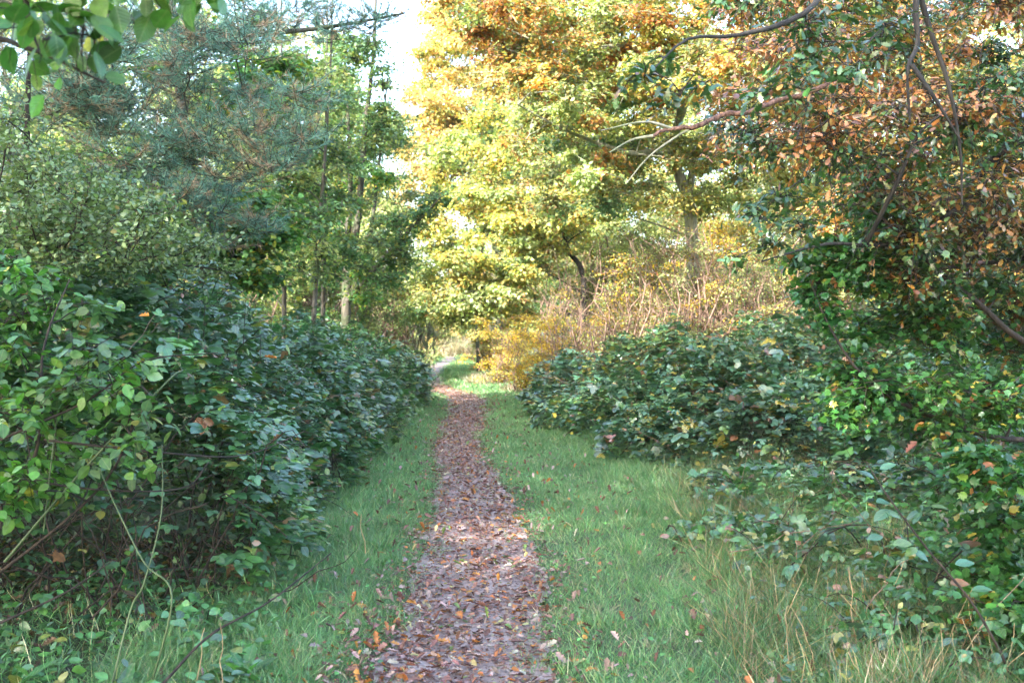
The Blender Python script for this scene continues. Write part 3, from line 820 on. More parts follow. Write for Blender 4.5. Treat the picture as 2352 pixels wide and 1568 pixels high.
left_wood = [(50, 'yellow green woodland tree glimpsed through the pine at far upper left', -13.5, 30, 12, 3.2, ['bggreen', 'yelgreen'], 50),
             (51, 'sunlit pale yellow tree behind the oak on the left', -9.2, 31, 11.5, 2.8, ['yelgreen', 'bggreen'], 46),
             (52, 'yellow topped tree rising between the pine and the slender alder', -6.2, 33, 10.6, 2.2, ['yelgreen', 'yellow', 'bggreen'], 42),
             (53, 'light green tree directly behind the slender alder', -4.7, 36, 9.5, 1.6, ['bggreen', 'palegreen'], 34),
             (54, 'broad green tree in the far left row', -15, 40, 13, 4, ['bggreen', 'midgreen'], 50),
             (55, 'tall muted green tree in the far left row behind the yellow topped one', -9.5, 42, 13, 3.2, ['bggreen'], 46)]
for s, lab, x, y, h, cr, p_, n in left_wood:
    wood_tree(s, lab, x, y, h, cr, p_, n=int(n*1.25), ntw=34, group='sunlit trees behind the left hedge')

# low shrubs behind the left brambles
def shrub(seed, name, label, x, y, h, rx, pal_, leaf, n, twigs=26, bark=M_TWIG, ntw=16, lpt=9, group=None, tmpl=LO, cat='shrub', pr=.35, bare=0, mat=M_FAR):
    r = rng(seed)
    o = empty(name, (x, y, 0)); tag(o, label, cat, group)
    b = np.array([x, y, 0.])
    tb = Tubes(); nodes = []
    for k in range(twigs):
        th = r.uniform(0, 2*math.pi); q = r.uniform(.1, 1)
        e = b + [math.cos(th)*rx*q, math.sin(th)*rx*q*.8, h*r.uniform(.55, 1.05)]
        P = wig(r, b + [math.cos(th)*rx*.5*q + r.normal()*.1, math.sin(th)*rx*.4*q, 0], e, 9, .15, .05)
        R = np.linspace(.014, .003, 9)*h/1.8
        tb.add(P, R, 4); nodes += trunk_nodes(P[2:], R[2:])
        for _ in range(4 + bare*2):
            j = r.integers(2, 8)
            d = sph(r, 1)[0]; d[2] = abs(d[2])*.8 + .2
            ln = h*r.uniform(.12, .35)
            tb.add(wig(r, P[j], P[j] + d*ln, 6, .1), np.linspace(R[j]*.6, .0018, 6), 3)
    lv = Leaves()
    pads = [(b + [r.normal()*rx*.5, r.normal()*rx*.4, h*r.uniform(.12, 1.0)], (pr, pr, pr*.7), pal_ if isinstance(pal_, str) else pal_[r.integers(len(pal_))]) for _ in range(n)]
    sprays(r, lv, tb, pads, tmpl, leaf, ntw, lpt, twigr=.003, twig_frac=.6)
    tb.build('stems', bark, o)
    if n: lv.build('foliage', mat, o)
    return o

shrub(60, 'sallow_shrub', 'green sallow bush behind the far left bramble', -3.9, 30, 3.0, 1.3, ['shrubgreen', 'palegreen'], .06, 46, ntw=22, lpt=12)
shrub(61, 'hazel_shrub', 'muted green bush left of the distant grassy bend', -4.4, 36, 2.6, 1.2, ['shrubgreen', 'bggreen'], .06, 46, ntw=22, lpt=12)
shrub(62, 'hazel_shrub', 'grey green bush beside the farthest visible piece of path', -5.0, 46, 2.6, 1.2, ['shrubgreen', 'palegreen'], .07, 44, ntw=22, lpt=12)
shrub(63, 'dead_shrub', 'leafless reddish shrub between the left brambles and the bend', -3.6, 33.5, 3.2, .8, 'yelgreen', .05, 5, twigs=30, bare=3, ntw=6, lpt=4)
shrub(64, 'birch_sapling', 'thin bare grey sapling just left of the yellow maple', -3.1, 38, 5.0, .7, 'palegreen', .05, 14, twigs=16, bare=4, ntw=8, lpt=5, bark=M_PALE)
shrub(65, 'hawthorn_shrub', 'dense mixed green bush between the young trees behind the left hedge', -6.2, 22, 3.0, 2.0, ['midgreen', 'yelgreen', 'shrubgreen'], .06, 70, ntw=22, lpt=12, pr=.45)
shrub(66, 'hawthorn_shrub', 'green thicket filling the gap behind the pine at far left', -9.5, 20, 3.4, 2.4, ['midgreen', 'haw', 'shrubgreen'], .06, 80, ntw=22, lpt=12, pr=.5)

# ------------------------------------------------------------------ trees on the right and centre
# yellow maple beside the bend
b = W(1330, 745, 31); b[2] = 0
r = rng(70)
def in_maple(px, py):
    left = np.interp(py, [250, 330, 420, 500, 560, 700, 745], [1110, 1010, 985, 965, 950, 945, 1010])
    right = np.interp(py, [250, 400, 480, 560, 640, 745], [1420, 1450, 1420, 1400, 1240, 1190])
    return left < px < right
pads = fill_pads(r, 940, 1450, 250, 740, 29.5, 32.5, 92, .62, ['yellow', 'yelgreen', 'yellow'], in_maple)
pads += fill_pads(r, 1010, 1420, 430, 560, 28.8, 29.8, 20, .5, ['yelgreen', 'yellow'])
pads += fill_pads(r, 930, 1240, 580, 745, 29.5, 33, 34, .5, ['yelgreen', 'yellow', 'olive', 'bggreen'])
pads += ell_pads(r, (b[0]+.5, 32, 8.4), (3.0, 2.5, 3.0), 34, .8, ['yellow', 'yelgreen'])
tree(70, 'maple_tree', 'bright yellow maple whose boughs hang over the bend in the path', 'tree', b,
     [b, W(1340, 640, 31), W(1300, 560, 31), W(1290, 400, 31), W(1300, 100, 31)], [.085, .075, .06, .03], pads, LO, .12, 32, 13, M_DARK, M_FAR, twigr=.008)
# tall pale orange tree at the sky edge
b = np.array([-.6, 44, 0.]); r = rng(71)
def in_pale(px, py): return px > np.interp(py, [-150, 0, 100, 200, 280, 340, 420, 520], [1010, 975, 965, 950, 925, 885, 890, 960])
pads = fill_pads(r, 880, 1280, -120, 540, 42, 46, 240, .75, ['paleorange', 'paleorange', 'yellow'], in_pale)
pads += fill_pads(r, 985, 1190, 90, 470, 43, 46, 90, .7, ['paleorange', 'yellow', 'yelgreen'])
tree(71, 'beech_tree', 'tall pale orange tree standing against the bright sky gap', 'tree', b,
     [b, b + [0, 0, 4], b + [.4, 0, 9], b + [.8, 0, 14.5]], [.3, .22, .14, .04], pads, LO, .15, 26, 13, M_BARK, M_FAR, twigr=.01)
# green tree between them
b = np.array([-1.1, 37, 0.]); r = rng(72)
pads = fill_pads(r, 930, 1110, 330, 560, 36, 38, 22, .55, ['palegreen', 'bggreen'])
pads += fill_pads(r, 1100, 1230, 230, 420, 36, 38, 26, .55, ['bggreen', 'shrubgreen'])
tree(72, 'young_tree', 'grey green tree tucked between the yellow maple and the pale orange tree', 'tree', b,
     [b, b + [0, 0, 3], b + [.5, 0, 6], b + [.9, 0, 8.5]], [.06, .05, .035, .015], pads, LO, .11, 26, 12, M_BARK, M_FAR, twigr=.007)

# orange oak with pale lichened trunk
b = W(1598, 745, 19); b[2] = 0
r = rng(73)
def o5(px, py, D=19): return W(px, py, D)
pads = []
pads += fill_pads(r, 1010, 1560, -60, 230, 15.5, 19, 100, .42, ['orange', 'rust', 'orange', 'olive', 'yelgreen'], lambda px, py: px > 1010 + py*.85)
pads += fill_pads(r, 1180, 1400, 180, 430, 15, 18, 20, .30, ['orange', 'olive', 'yelgreen'])
pads += fill_pads(r, 1420, 1900, 100, 480, 17, 21.5, 76, .45, ['olive', 'yellow', 'yelgreen', 'olive'])
pads += fill_pads(r, 1450, 2050, -60, 230, 14.5, 19, 96, .42, ['orange', 'orange', 'rust', 'olive', 'yellow'])
pads += fill_pads(r, 1250, 1500, 200, 480, 18, 21, 30, .5, ['olive', 'palegreen', 'olive'])
pads += ell_pads(r, (b[0]-.5, 20.5, 8.4), (3.6, 2.5, 1.4), 16, .7, ['orange', 'olive'])
tree(73, 'oak_tree', 'orange and brown leaved oak with a pale lichen covered trunk right of the path', 'tree', b,
     [b, o5(1592, 600), o5(1582, 470), o5(1560, 400), o5(1545, 330), o5(1600, 150), o5(1650, -100)], [.12, .11, .10, .09, .07, .03], pads, LO, .075, 34, 13, M_PALE, M_FAR, twigr=.005, amp=.10,
     extra_trunks=[([o5(1582, 440), o5(1600, 360), o5(1650, 300, 18.4), o5(1760, 200, 18), o5(1900, 60, 17.5)], [.07, .05, .02]),
                   ([o5(1555, 380), o5(1500, 350, 18), o5(1440, 350, 17), o5(1300, 300, 16.5), o5(1190, 240, 16)], [.06, .04, .012]),
                   ([o5(1545, 330), o5(1560, 220, 18), o5(1450, 110, 17), o5(1300, 120, 16.5), o5(1150, 60, 16)], [.07, .04, .012])])
# second orange oak to the right
b = np.array([8.3, 17.5, 0.]); r = rng(75)
pads = fill_pads(r, 1880, 2500, -80, 520, 14, 19, 96, .52, ['orange', 'rust', 'orange', 'oakbrown', 'olive'])
pads += fill_pads(r, 1950, 2500, 480, 720, 13, 18, 30, .5, ['olive', 'oakbrown', 'yelgreen'])
pads += ell_pads(r, (8.3, 18, 8.4), (3, 2, 1.2), 10, .7, ['orange', 'olive'])
tree(75, 'oak_tree', 'orange and olive leaved oak seen through the overhanging boughs at the right edge', 'tree', b,
     [b, b + [-.1, 0, 2.5], b + [-.4, 0, 5], b + [-.2, 0, 9]], [.14, .12, .09, .04], pads, LO, .085, 30, 12, M_BARK, M_FAR, twigr=.006, amp=.1)
# stripped dead bough
o = empty('dead_branch', W(1900, 195, 5.80)); tag(o, 'reddish brown broken bough without bark, forked at its lower end, lodged among the oak boughs', 'branch')
tb = Tubes(); r = rng(74)
P = spline([W(1905, 192, 5.80), W(1850, 215, 5.80), W(1780, 232, 5.80), W(1720, 258, 5.74), W(1660, 265, 5.74), W(1600, 290, 5.68), W(1545, 296, 5.68), W(1500, 312, 5.63)], 34)
P += r.normal(size=P.shape)*.004
tb.add(P, np.interp(np.linspace(0, 1, len(P)), [0, .1, .5, 1], [.009, .013, .015, .008]) * (1 + .12*r.normal(size=len(P))), 8)
tb.build('stem', M_RED, o)
for pts in ([W(1600, 290, 5.68), W(1560, 310, 5.68), W(1490, 360, 5.63), W(1440, 420, 5.63)], [W(1500, 312, 5.63), W(1450, 322, 5.63), W(1400, 350, 5.57)], [W(1545, 296, 5.68), W(1480, 280, 5.63), W(1380, 300, 5.57)]):
    t2 = Tubes(); Q = spline(pts, 14); t2.add(Q, np.linspace(.009, .003, len(Q)), 6); t2.build('fork', M_PALE, o)

# woodland behind on the right
right_wood = [(80, 'yellow green tree behind the pale trunked oak', 6.3, 29, 10.5, 2.6, ['yelgreen', 'olive'], 46),
              (81, 'golden tree seen between the oak trunk and the maple', 3.6, 38, 12.5, 2.6, ['yellow', 'olive'], 46),
              (82, 'olive woodland tree further right in the back row', 10.5, 30, 11, 3, ['olive', 'yelgreen'], 50),
              (83, 'orange tinged woodland tree at far right of the back row', 14.5, 28, 12, 3.2, ['orange', 'yelgreen'], 50),
              (84, 'pale distant tree filling the gap above the yellow bushes', 2.0, 52, 13, 3.2, ['yelgreen', 'bggreen'], 50),
              (87, 'tall pale lemon tree behind the pale orange one, right of the sky gap', .6, 56, 19, 3.3, ['yelgreen', 'paleorange', 'bggreen'], 80),
              (88, 'lemon green tree filling the space behind the yellow maple', 2.6, 44, 14, 2.6, ['yelgreen', 'bggreen', 'yellow'], 60),
              (85, 'soft green distant tree in the far row right of centre', 9.5, 48, 14, 4, ['bggreen', 'yelgreen'], 50),
              (86, 'distant olive tree at the right end of the far row', 18, 45, 14, 4.2, ['bggreen', 'olive'], 50)]
for s, lab, x, y, h, cr, p_, n in right_wood:
    wood_tree(s, lab, x, y, h, cr, p_, n=n, ntw=30, group='sunlit trees behind the right hedge', bark=M_PALE if s == 80 else M_BARK)
far_rows = [(90, 'hazy tree beyond the end of the path, just right of it', .2, 78, 12, 3.5), (91, 'hazy tree beyond the end of the path, left of it', -8.2, 70, 11, 2.4), (92, 'hazy round tree closing the view at the end of the path', -2.0, 96, 9.5, 4.5),
            (93, 'large hazy tree far behind the left wood, nearest to the path of its row', -16, 58, 13, 4.5), (94, 'large hazy tree far behind the right wood, nearest to the path of its row', 8, 68, 14, 5), (95, 'large hazy tree at the far right horizon', 27, 58, 15, 5.5),
            (96, 'hazy tree at the far left horizon', -33, 58, 15, 5.5), (97, 'large hazy tree in the middle of the row far behind the left wood', -24, 60, 14, 5), (98, 'large hazy tree in the middle of the row far behind the right wood', 17, 62, 14, 5)]
for s, lab, x, y, h, cr in far_rows:
    wood_tree(s, lab, x, y, h, cr, ['bggreen', 'yelgreen'], leaf=.17, n=54, ntw=30, lpt=12, low=.0, group='hazy trees far off', pr=1.3)

# yellow bushes and bare thicket
for i, (px, D, h, rx, lab) in enumerate([(1220, 26, 1.8, .85, 'tallest bright yellow bush right of the bend'), (1150, 29, 1.4, .8, 'low golden bush at the inside of the bend'),
                                         (1300, 25, 1.7, .8, 'yellow bush merging into the bare twigs behind the right bramble'), (1120, 38, 1.2, .6, 'small orange yellow bush nearest to the distant path'),
                                         (1400, 25, 2.1, .9, 'yellow and green bush at the foot of the bare thicket'), (1620, 24, 2.4, 1.0, 'yellow leaved bush behind the crest of the right bramble'),
                                         (1500, 25, 2.3, 1.0, 'pale yellow bush between bare reddish twigs')]):
    b = W(px, 745, D)
    shrub(100 + i, 'yellow_shrub', lab, b[0], D, h, rx, ['shrubyellow', 'shrubyellow', 'yellow'], .05, 46, twigs=20, ntw=18, lpt=9, group='yellow bushes along the right side', pr=.3, bark=M_TWIG)
for i, (px, D, h, rx, lab) in enumerate([(1310, 24, 2.6, .7, 'bare pinkish twigged shrub left of the thicket'), (1420, 24, 2.4, .9, 'spiky leafless shrub in the middle of the thicket'),
                                         (1560, 23, 3.0, 1.0, 'tall bare reddish shrub below the oak trunk'), (1700, 22, 2.9, 1.1, 'leafless brown shrub right of the oak trunk'),
                                         (1850, 21, 2.9, 1.1, 'bare rusty shrub behind the right bramble crest'), (2000, 20, 2.8, 1.1, 'bare shrub half hidden by hanging maple leaves'), (1260, 30, 3.6, .8, 'slim bare shrub under the yellow maple')]):
    b = W(px, 745, D)
    shrub(110 + i, 'bare_shrub', lab, b[0], D, h, rx, ['olive', 'shrubyellow', 'yelgreen'], .045, 26, twigs=10 if i == 6 else 15, bare=0 if i == 6 else 1, ntw=8, lpt=4, group='bare twiggy shrubs in the thicket')
for i, (x, y, h, rx, lab) in enumerate([(5.2, 27, 3.0, 1.5, 'dense olive bush behind the thicket below the maple'), (8.5, 25, 3.4, 1.8, 'dense olive bush behind the thicket further right'),
                                        (2.6, 33, 3.2, 1.3, 'shaded green bush under the yellow maple'), (12, 22, 3.6, 2.0, 'brownish green bush at the far right behind the brambles'), (7.5, 18.5, 2.4, 1.2, 'mixed green bush behind the right edge brambles')]):
    shrub(120 + i, 'hawthorn_shrub', lab, x, y, h, rx, ['olive', 'bggreen', 'shrubgreen'], .06, 60, ntw=22, lpt=11, pr=.42, group='bushes behind the thicket')

for i, (px, D, h, rx, lab) in enumerate([(985, 58, 3.2, 1.3, 'pale bush at the left of the far end of the path'), (1085, 64, 3.0, 1.4, 'bright cream coloured bush at the far end of the path'), (1150, 52, 3.4, 1.6, 'pale yellow bush hiding the distance right of the path'), (1040, 84, 5, 3, 'palest bush closing the far end of the path')]):
    b = W(px, 745, D)
    shrub(460 + i, 'distant_shrub', lab, b[0], D, h, rx, ['yelgreen', 'paleorange', 'bggreen'], .09, 90, twigs=20, ntw=22, lpt=11, pr=.55, group='pale bushes round the far end of the path')
# understory that closes the gaps between the trunks
for i, (px, D, h, rx, p_, lab) in enumerate([
        (30, 24, 4.6, 2.0, ['bggreen', 'haw', 'yelgreen'], 'tall hazel thicket at the far left below the pine boughs'), (230, 26, 5.0, 2.2, ['yelgreen', 'bggreen'], 'sunlit yellow green hazel seen through the pine'),
        (420, 25, 4.4, 2.0, ['midgreen', 'bggreen', 'yelgreen'], 'green hazel thicket behind the oak trunk on the left'), (590, 27, 4.8, 1.9, ['yelgreen', 'midgreen'], 'light green hazel thicket between the young trees'),
        (740, 29, 4.6, 1.8, ['yelgreen', 'bggreen', 'midgreen'], 'bright green hazel directly behind the slender alder'), (870, 34, 3.4, 1.3, ['bggreen', 'palegreen'], 'pale green hazel right of the slender alder'),
        (1350, 38, 5.0, 2.2, ['bggreen', 'shrubgreen', 'olive'], 'shaded grey green hazel beneath the yellow maple'), (1480, 33, 5.0, 2.0, ['olive', 'yelgreen', 'shrubgreen'], 'olive hazel behind the bare thicket left of the oak trunk'),
        (1660, 30, 5.2, 2.0, ['yelgreen', 'olive', 'shrubyellow'], 'yellowing hazel just right of the oak trunk'), (1820, 29, 5.4, 2.2, ['olive', 'bggreen'], 'olive green hazel behind the rusty bare shrub'),
        (2030, 27, 5.4, 2.2, ['olive', 'yelgreen', 'orange'], 'orange flecked hazel behind the hanging maple leaves'), (2260, 26, 5.6, 2.4, ['olive', 'bggreen', 'orange'], 'brownish hazel at the right edge behind the field maple')]):
    b = W(px, 745, D)
    shrub(400 + i, 'hazel_shrub', lab, b[0], D, h, rx, p_, .07, 90, twigs=24, ntw=28, lpt=13, pr=.55, group='hazel understory behind both hedges')
for i, (px, D, h, rx, lab) in enumerate([(1470, 18.2, 2.9, .7, 'yellow speckled sapling in front of the oak trunk, left side'), (1600, 17.8, 3.1, .7, 'yellow speckled sapling hiding the lower oak trunk'), (1750, 18, 2.9, .8, 'yellow speckled sapling right of the oak trunk'),
                                         (1900, 19.5, 3.2, .9, 'yellow speckled sapling among the rusty twigs')]):
    b = W(px, 745, D)
    shrub(430 + i, 'yellow_sapling', lab, b[0], D, h, rx, ['shrubyellow', 'olive', 'yelgreen'], .045, 46, twigs=26, ntw=16, lpt=8, group='yellow saplings around the oak trunk', pr=.4, bare=2)
for i, (x, h, w_) in enumerate([(-40, 5, 6), (-30, 4.5, 6), (-20, 5, 6), (-11, 4, 4), (7, 4.5, 4), (15, 5, 5), (24, 5, 6), (34, 5, 6)]):
    shrub(440 + i, 'distant_shrub', ['leftmost pale bush of the far hedge line', 'second pale bush from the left in the far hedge line', 'third pale bush from the left in the far hedge line', 'pale bush of the far hedge line nearest to the path on its left',
          'pale bush of the far hedge line nearest to the path on its right', 'third pale bush from the right in the far hedge line', 'second pale bush from the right in the far hedge line', 'rightmost pale bush of the far hedge line'][i],
          x, 50 + 3*math.sin(i*2), h, w_*.8, ['bggreen', 'yelgreen', 'olive'], .12, 110, twigs=20, ntw=22, lpt=10, pr=1.0, group='pale bushes of the far hedge line')

# straw tufts at the bend
def tuft(seed, name, label, x, y, rad, h, n, palname, w=.006, cat='grass tuft', group=None, lean=.5):
    r = rng(seed); lv = Leaves()
    a = r.uniform(0, 2*math.pi, n); q = rad*np.sqrt(r.random(n))
    X = x + np.cos(a)*q; Y = y + np.sin(a)*q
    blades(r, lv, X, Y, h*r.uniform(.5, 1.1, n), w*np.ones(n), palname, lean)
    o = lv.build(name, M_GRASS); return tag(o, label, cat, group)
tuft(130, 'dry_grass_tuft', 'pale straw tuft at the inside of the bend below the yellow bushes', -.5, 29.5, .7, .38, 1300, 'straw', .010)
tuft(131, 'dry_grass_tuft', 'straw and green tuft right of the bend beside the right bramble', .35, 26.5, .6, .3, 900, 'straw', .010)
tuft(132, 'dry_grass_tuft', 'brightly sunlit straw patch beside the far end of the path', -2.6, 58, 1.6, 1.0, 2600, 'straw', .02)
tuft(133, 'dry_grass_tuft', 'sunlit dry grass patch across the distant path', -3.6, 68, 2.2, .8, 2600, 'straw', .02)
for i, (x, y, h, lab) in enumerate([(1.5, 7.3, .16, 'dark green tussock in the short grass right of the path'), (-.95, 7.9, .12, 'small tussock on the left edge of the path'), (1.0, 9.2, .14, 'small tussock beside the right edge of the path'),
                                    (1.85, 5.6, .34, 'arching tussock at the left border of the tall grass'), (2.25, 6.7, .42, 'tall tussock with bent blades in front of the low bramble'),
                                    (1.6, 4.7, .3, 'tussock of fresh blades near the bottom edge right of centre')]):
    tuft(140 + i, 'grass_tussock', lab, x, y, .14, h, 380, 'grass' if h < .2 else 'tallgrass', .005, 'grass tussock', 'grass tussocks right and left of the path', .5)

# ------------------------------------------------------------------ overhanging boughs near the camera
def bough(seed, name, label, cat, base, limbs, pads, tmpl, leaf, ntw, lpt, bark, lmat, uv=True, thin=.010, sub=True, **kw):
    r = rng(seed); o = empty(name, base); tag(o, label, cat)
    nodes = []
    tr = Tubes()
    for pts, r0, r1, isT in limbs:
        Q = spline(pts, 24); R = np.linspace(r0, r1, len(Q))
        tr.add(Q, R, 8); nodes += trunk_nodes(Q[1:], R[1:])
    tr.build('trunk', bark, o)
    lb = Tubes(); grow(r, lb, nodes, pads, amp=.09, thin=thin, end=.003)
    lv = Leaves(); sprays(r, lv, lb, pads, tmpl, leaf, ntw, lpt, **kw)
    lb.build('branches', bark, o); lv.build('leaves', lmat, o, uv)
    return o

# oak whose trunk stands outside the right edge
r = rng(150)
b = np.array([5.2, 7.0, 0.])
pads = []
pads += fill_pads(r, 1700, 2450, -60, 330, 6.4, 9.5, 54, .38, ['oakgreen', 'rust', 'oakbrown', 'oakgreen', 'rust'])
pads += fill_pads(r, 1900, 2450, 250, 640, 6.6, 9, 44, .40, ['oakgreen', 'oakbrown', 'fmyellow', 'oakbrown'], lambda px, py: px > 1900 + (py - 250)*.1)
pads += [(W(px, py, D), (s, s, s*.6), p_) for px, py, D, s, p_ in
         [(1850, 60, 5, .17, 'oakgreen'), (1900, 110, 5, .16, 'oakgreen'), (1960, 160, 5, .16, 'oakgreen'), (1480, 180, 4.4, .10, 'oakgreen'), (1560, 210, 4.4, .11, 'oakgreen'),
          (1520, 130, 4.6, .08, 'oakgreen'), (1620, 190, 4.6, .09, 'oakgreen'), (1760, 210, 5, .12, 'oakgreen'), (1820, 160, 5, .12, 'oakgreen'), (1740, 490, 6, .18, 'oakgreen'), (1690, 590, 6, .1, 'oakgreen'),
          (1800, 450, 6, .2, 'oakgreen'), (1850, 520, 6, .2, 'oakgreen'), (1780, 560, 6, .12, 'oakgreen'), (1930, 20, 5, .15, 'oakgreen'), (2040, 60, 5.2, .18, 'oakgreen')]]
pads += ell_pads(r, (5.2, 7.0, 5.2), (1.6, 2, 1.2), 14, .45, ['oakgreen', 'oakbrown'])
bough(150, 'oak_tree', 'dark green and brown leaved oak overhanging from beyond the upper right edge', 'tree', b,
      [([b, b + [.1, 0, 1.6], b + [.3, 0, 3.4], b + [.2, .1, 5.2], b + [0, .2, 8]], .19, .07, 1),
       ([b + [-.3, 0, 4.6], W(2300, -120, 6.8), W(2120, -30, 6.3), W(2108, 100, 6.2), W(2085, 160, 6.1), W(2090, 280, 6.1)], .028, .006, 0),
       ([W(2110, -20, 6.3), W(2140, 80, 6.3), W(2180, 200, 6.3), W(2205, 340, 6.3), W(2210, 470, 6.3)], .018, .005, 0),
       ([W(2095, 150, 6.1), W(2150, 230, 6.0), W(2210, 330, 6.0)], .014, .005, 0),
       ([b + [-.3, 0, 3.2], W(2380, 300, 7), W(2200, 480, 7), W(2040, 560, 6.9), W(1900, 560, 6.6), W(1750, 600, 6.3)], .035, .004, 0),
       ([b + [-.4, .1, 5.0], W(2050, -120, 5.5), W(1850, 30, 5), W(1700, 80, 4.8), W(1580, 90, 4.6), W(1500, 160, 4.4)], .02, .003, 0),
       ([W(1990, 560, 6.8), W(2060, 420, 6.6), W(2110, 310, 6.6), W(2180, 250, 6.6)], .016, .006, 0)],
      pads, OAK, .054, 28, 11, M_DARK, M_OAK, twigr=.0028, droop=.5, ref=.30)

# field maple hanging at the right edge
r = rng(151)
b = np.array([4.9, 8.2, 0.])
pads = fill_pads(r, 1980, 2480, 430, 760, 6.8, 9.2, 36, .36, ['fieldmaple', 'oakgreen', 'fmyellow', 'oakbrown'], lambda px, py: px > 1820 + abs(py-620)*.5)
pads += fill_pads(r, 1980, 2480, 740, 1080, 6.4, 8.6, 38, .32, ['fieldmaple', 'fmyellow', 'fieldmaple'], lambda px, py: px > 1960 + abs(py-860)*.9)
pads += [(W(px, py, 7), (.16, .16, .09), 'fieldmaple') for px, py in [(1900, 560), (1840, 590), (1930, 620), (1880, 640), (1980, 600), (2000, 650), (1960, 780), (1900, 720), (1870, 680), (1950, 850), (2010, 880), (2060, 900), (1990, 930), (1930, 950)]]
pads += fill_pads(r, 2150, 2450, 1050, 1450, 4.9, 5.8, 26, .15, ['fieldmaple', 'fmyellow'], lambda px, py: px > 2150 + (py - 1050)*.3)
bough(151, 'field_maple', 'field maple with hanging green and yellow lobed leaves at the right edge', 'tree', b,
      [([b, b + [0, 0, 1.2], b + [-.2, .1, 2.6], b + [-.1, .1, 4]], .08, .02, 1),
       ([b + [0, 0, 1.0], W(2380, 1010, 7.2), W(2150, 960, 6.9), W(1990, 870, 6.8), W(1900, 740, 6.8), W(1860, 640, 6.9)], .022, .003, 0),
       ([b + [-.1, 0, 1.9], W(2420, 800, 7.2), W(2230, 680, 7), W(2120, 590, 6.9), W(2000, 480, 6.8), W(1920, 470, 6.8)], .026, .004, 0),
       ([b + [-.1, 0, 2.2], W(2300, 600, 7.5), W(2100, 620, 7.3), W(1900, 600, 7)], .02, .003, 0)],
      pads, MAPLE, .058, 20, 10, M_CANE, M_MAPLE, uv=False, twigr=.0025, droop=.3)

# hazel spray hanging into the top left corner
r = rng(152)
b = np.array([-3.4, 3.0, 0.])
pads = [(W(px, py, D), (s, s, s*.75), 'lime') for px, py, D, s in
        [(40, 30, 2.7, .10), (150, 20, 2.6, .10), (230, 10, 2.6, .10), (100, 90, 2.5, .07), (200, 80, 2.6, .07), (330, -20, 2.7, .09), (430, 0, 2.7, .06), (-60, 60, 2.7, .2), (280, -60, 2.7, .15), (0, -50, 2.7, .25), (150, -80, 2.7, .2), (480, -30, 2.7, .06)]]
bough(152, 'hazel_tree', 'hazel spray with large lime green leaves hanging blurred in the upper left corner', 'tree', b,
      [([b, b + [0, -.1, 1.5], b + [.2, -.1, 3.2]], .05, .02, 1), ([b + [.15, -.1, 2.6], W(-200, 60, 2.8), W(60, 110, 2.7), W(240, 190, 2.7)], .012, .003, 0),
       ([W(60, 0, 2.7), W(70, 60, 2.7), W(95, 130, 2.7)], .007, .002, 0), ([b + [.2, -.1, 3.0], W(0, -80, 2.8), W(250, -40, 2.7), W(480, -40, 2.7)], .01, .003, 0)],
      pads, OVAL, .068, 4, 4, M_DARK, M_LEAF, twigr=.002, droop=1.2, flat=1.0, upj=.9)

# lime green dogwood in front of the left bramble
r = rng(153)
b = np.array([-2.9, 5.3, 0.])
pads = fill_pads(r, -80, 330, 700, 1180, 4.7, 5.8, 34, .19, ['lime', 'shrubgreen', 'lime'], lambda px, py: px < 330 - abs(py - 960)*.45)
pads += fill_pads(r, -80, 200, 560, 720, 5.4, 6.4, 12, .16, ['lime', 'shrubgreen'], lambda px, py: True)
bough(153, 'dogwood_shrub', 'light green oval leaved dogwood in front of the left bramble', 'shrub', b,
      [([b, b + [.1, 0, .6], b + [.15, .05, 1.3], b + [.1, .1, 2.1]], .018, .006, 1), ([b + [.05, 0, .1], W(200, 1150, 5.2), W(330, 930, 5.1)], .010, .003, 0),
       ([b + [.05, 0, .2], W(60, 1100, 5.2), W(100, 800, 5.3), W(160, 640, 5.5)], .012, .003, 0), ([b + [-.1, 0, 0], b + [-.3, 0, .9], W(-40, 600, 5.5)], .012, .004, 0)],
      pads, OVAL, .062, 9, 6, M_CANE, M_LEAF, twigr=.0022, droop=.4)

# ------------------------------------------------------------------ dead stems, canes, weeds in the left foreground
o = empty('bramble_canes', (-2.4, 5.9, 0)); tag(o, 'tangle of bare brown arching stems in the dark hollow under the left bramble', 'dead stems')
r = rng(160); tb = Tubes()
for k in range(90):
    x0 = r.uniform(-3.6, -1.5); y0 = r.uniform(5.4, 7.4)
    a = np.array([x0, y0, 0]); th = r.uniform(-.4, math.pi + .4)
    ln = r.uniform(.5, 1.5)
    e = a + [math.cos(th)*ln*r.uniform(.2, 1), -abs(math.sin(th))*ln*.4, r.uniform(.03, 1.0)]
    P = wig(r, a, e, 10, .09, bow=r.uniform(0, .35)); P[:, 2] = np.maximum(P[:, 2], .015)
    tb.add(P, np.linspace(.0055, .002, 10)*r.uniform(.6, 1.3), 5)
c_ = tb.build('stems', M_CANE, o); c_['kind'] = 'stuff'
for pts, w_ in (([W(10, 1290, 5.0), W(190, 1080, 5.0), W(380, 880, 5.1), W(420, 850, 5.2)], .0065), ([W(250, 1600, 4.6), W(300, 1400, 4.7), W(330, 1340, 4.7), W(370, 1180, 4.8), W(372, 1020, 4.9)], .005),
                ([W(340, 1600, 4.6), W(395, 1370, 4.6), W(330, 1290, 4.7), W(260, 1150, 4.8), W(230, 1080, 4.9)], .005), ([W(100, 1220, 5), W(120, 1040, 5), W(135, 920, 5.1)], .004)):
    t2 = Tubes(); Q = spline(pts, 24); t2.add(Q, np.linspace(w_, w_*.5, len(Q)), 7)
    c_ = empty('green_cane', (Q[0][0], Q[0][1], 0)); t2.build('stem', M_GCANE, c_)
    tag(c_, 'long smooth green cane rising across the dark hollow at lower left', 'cane', 'green canes at lower left')
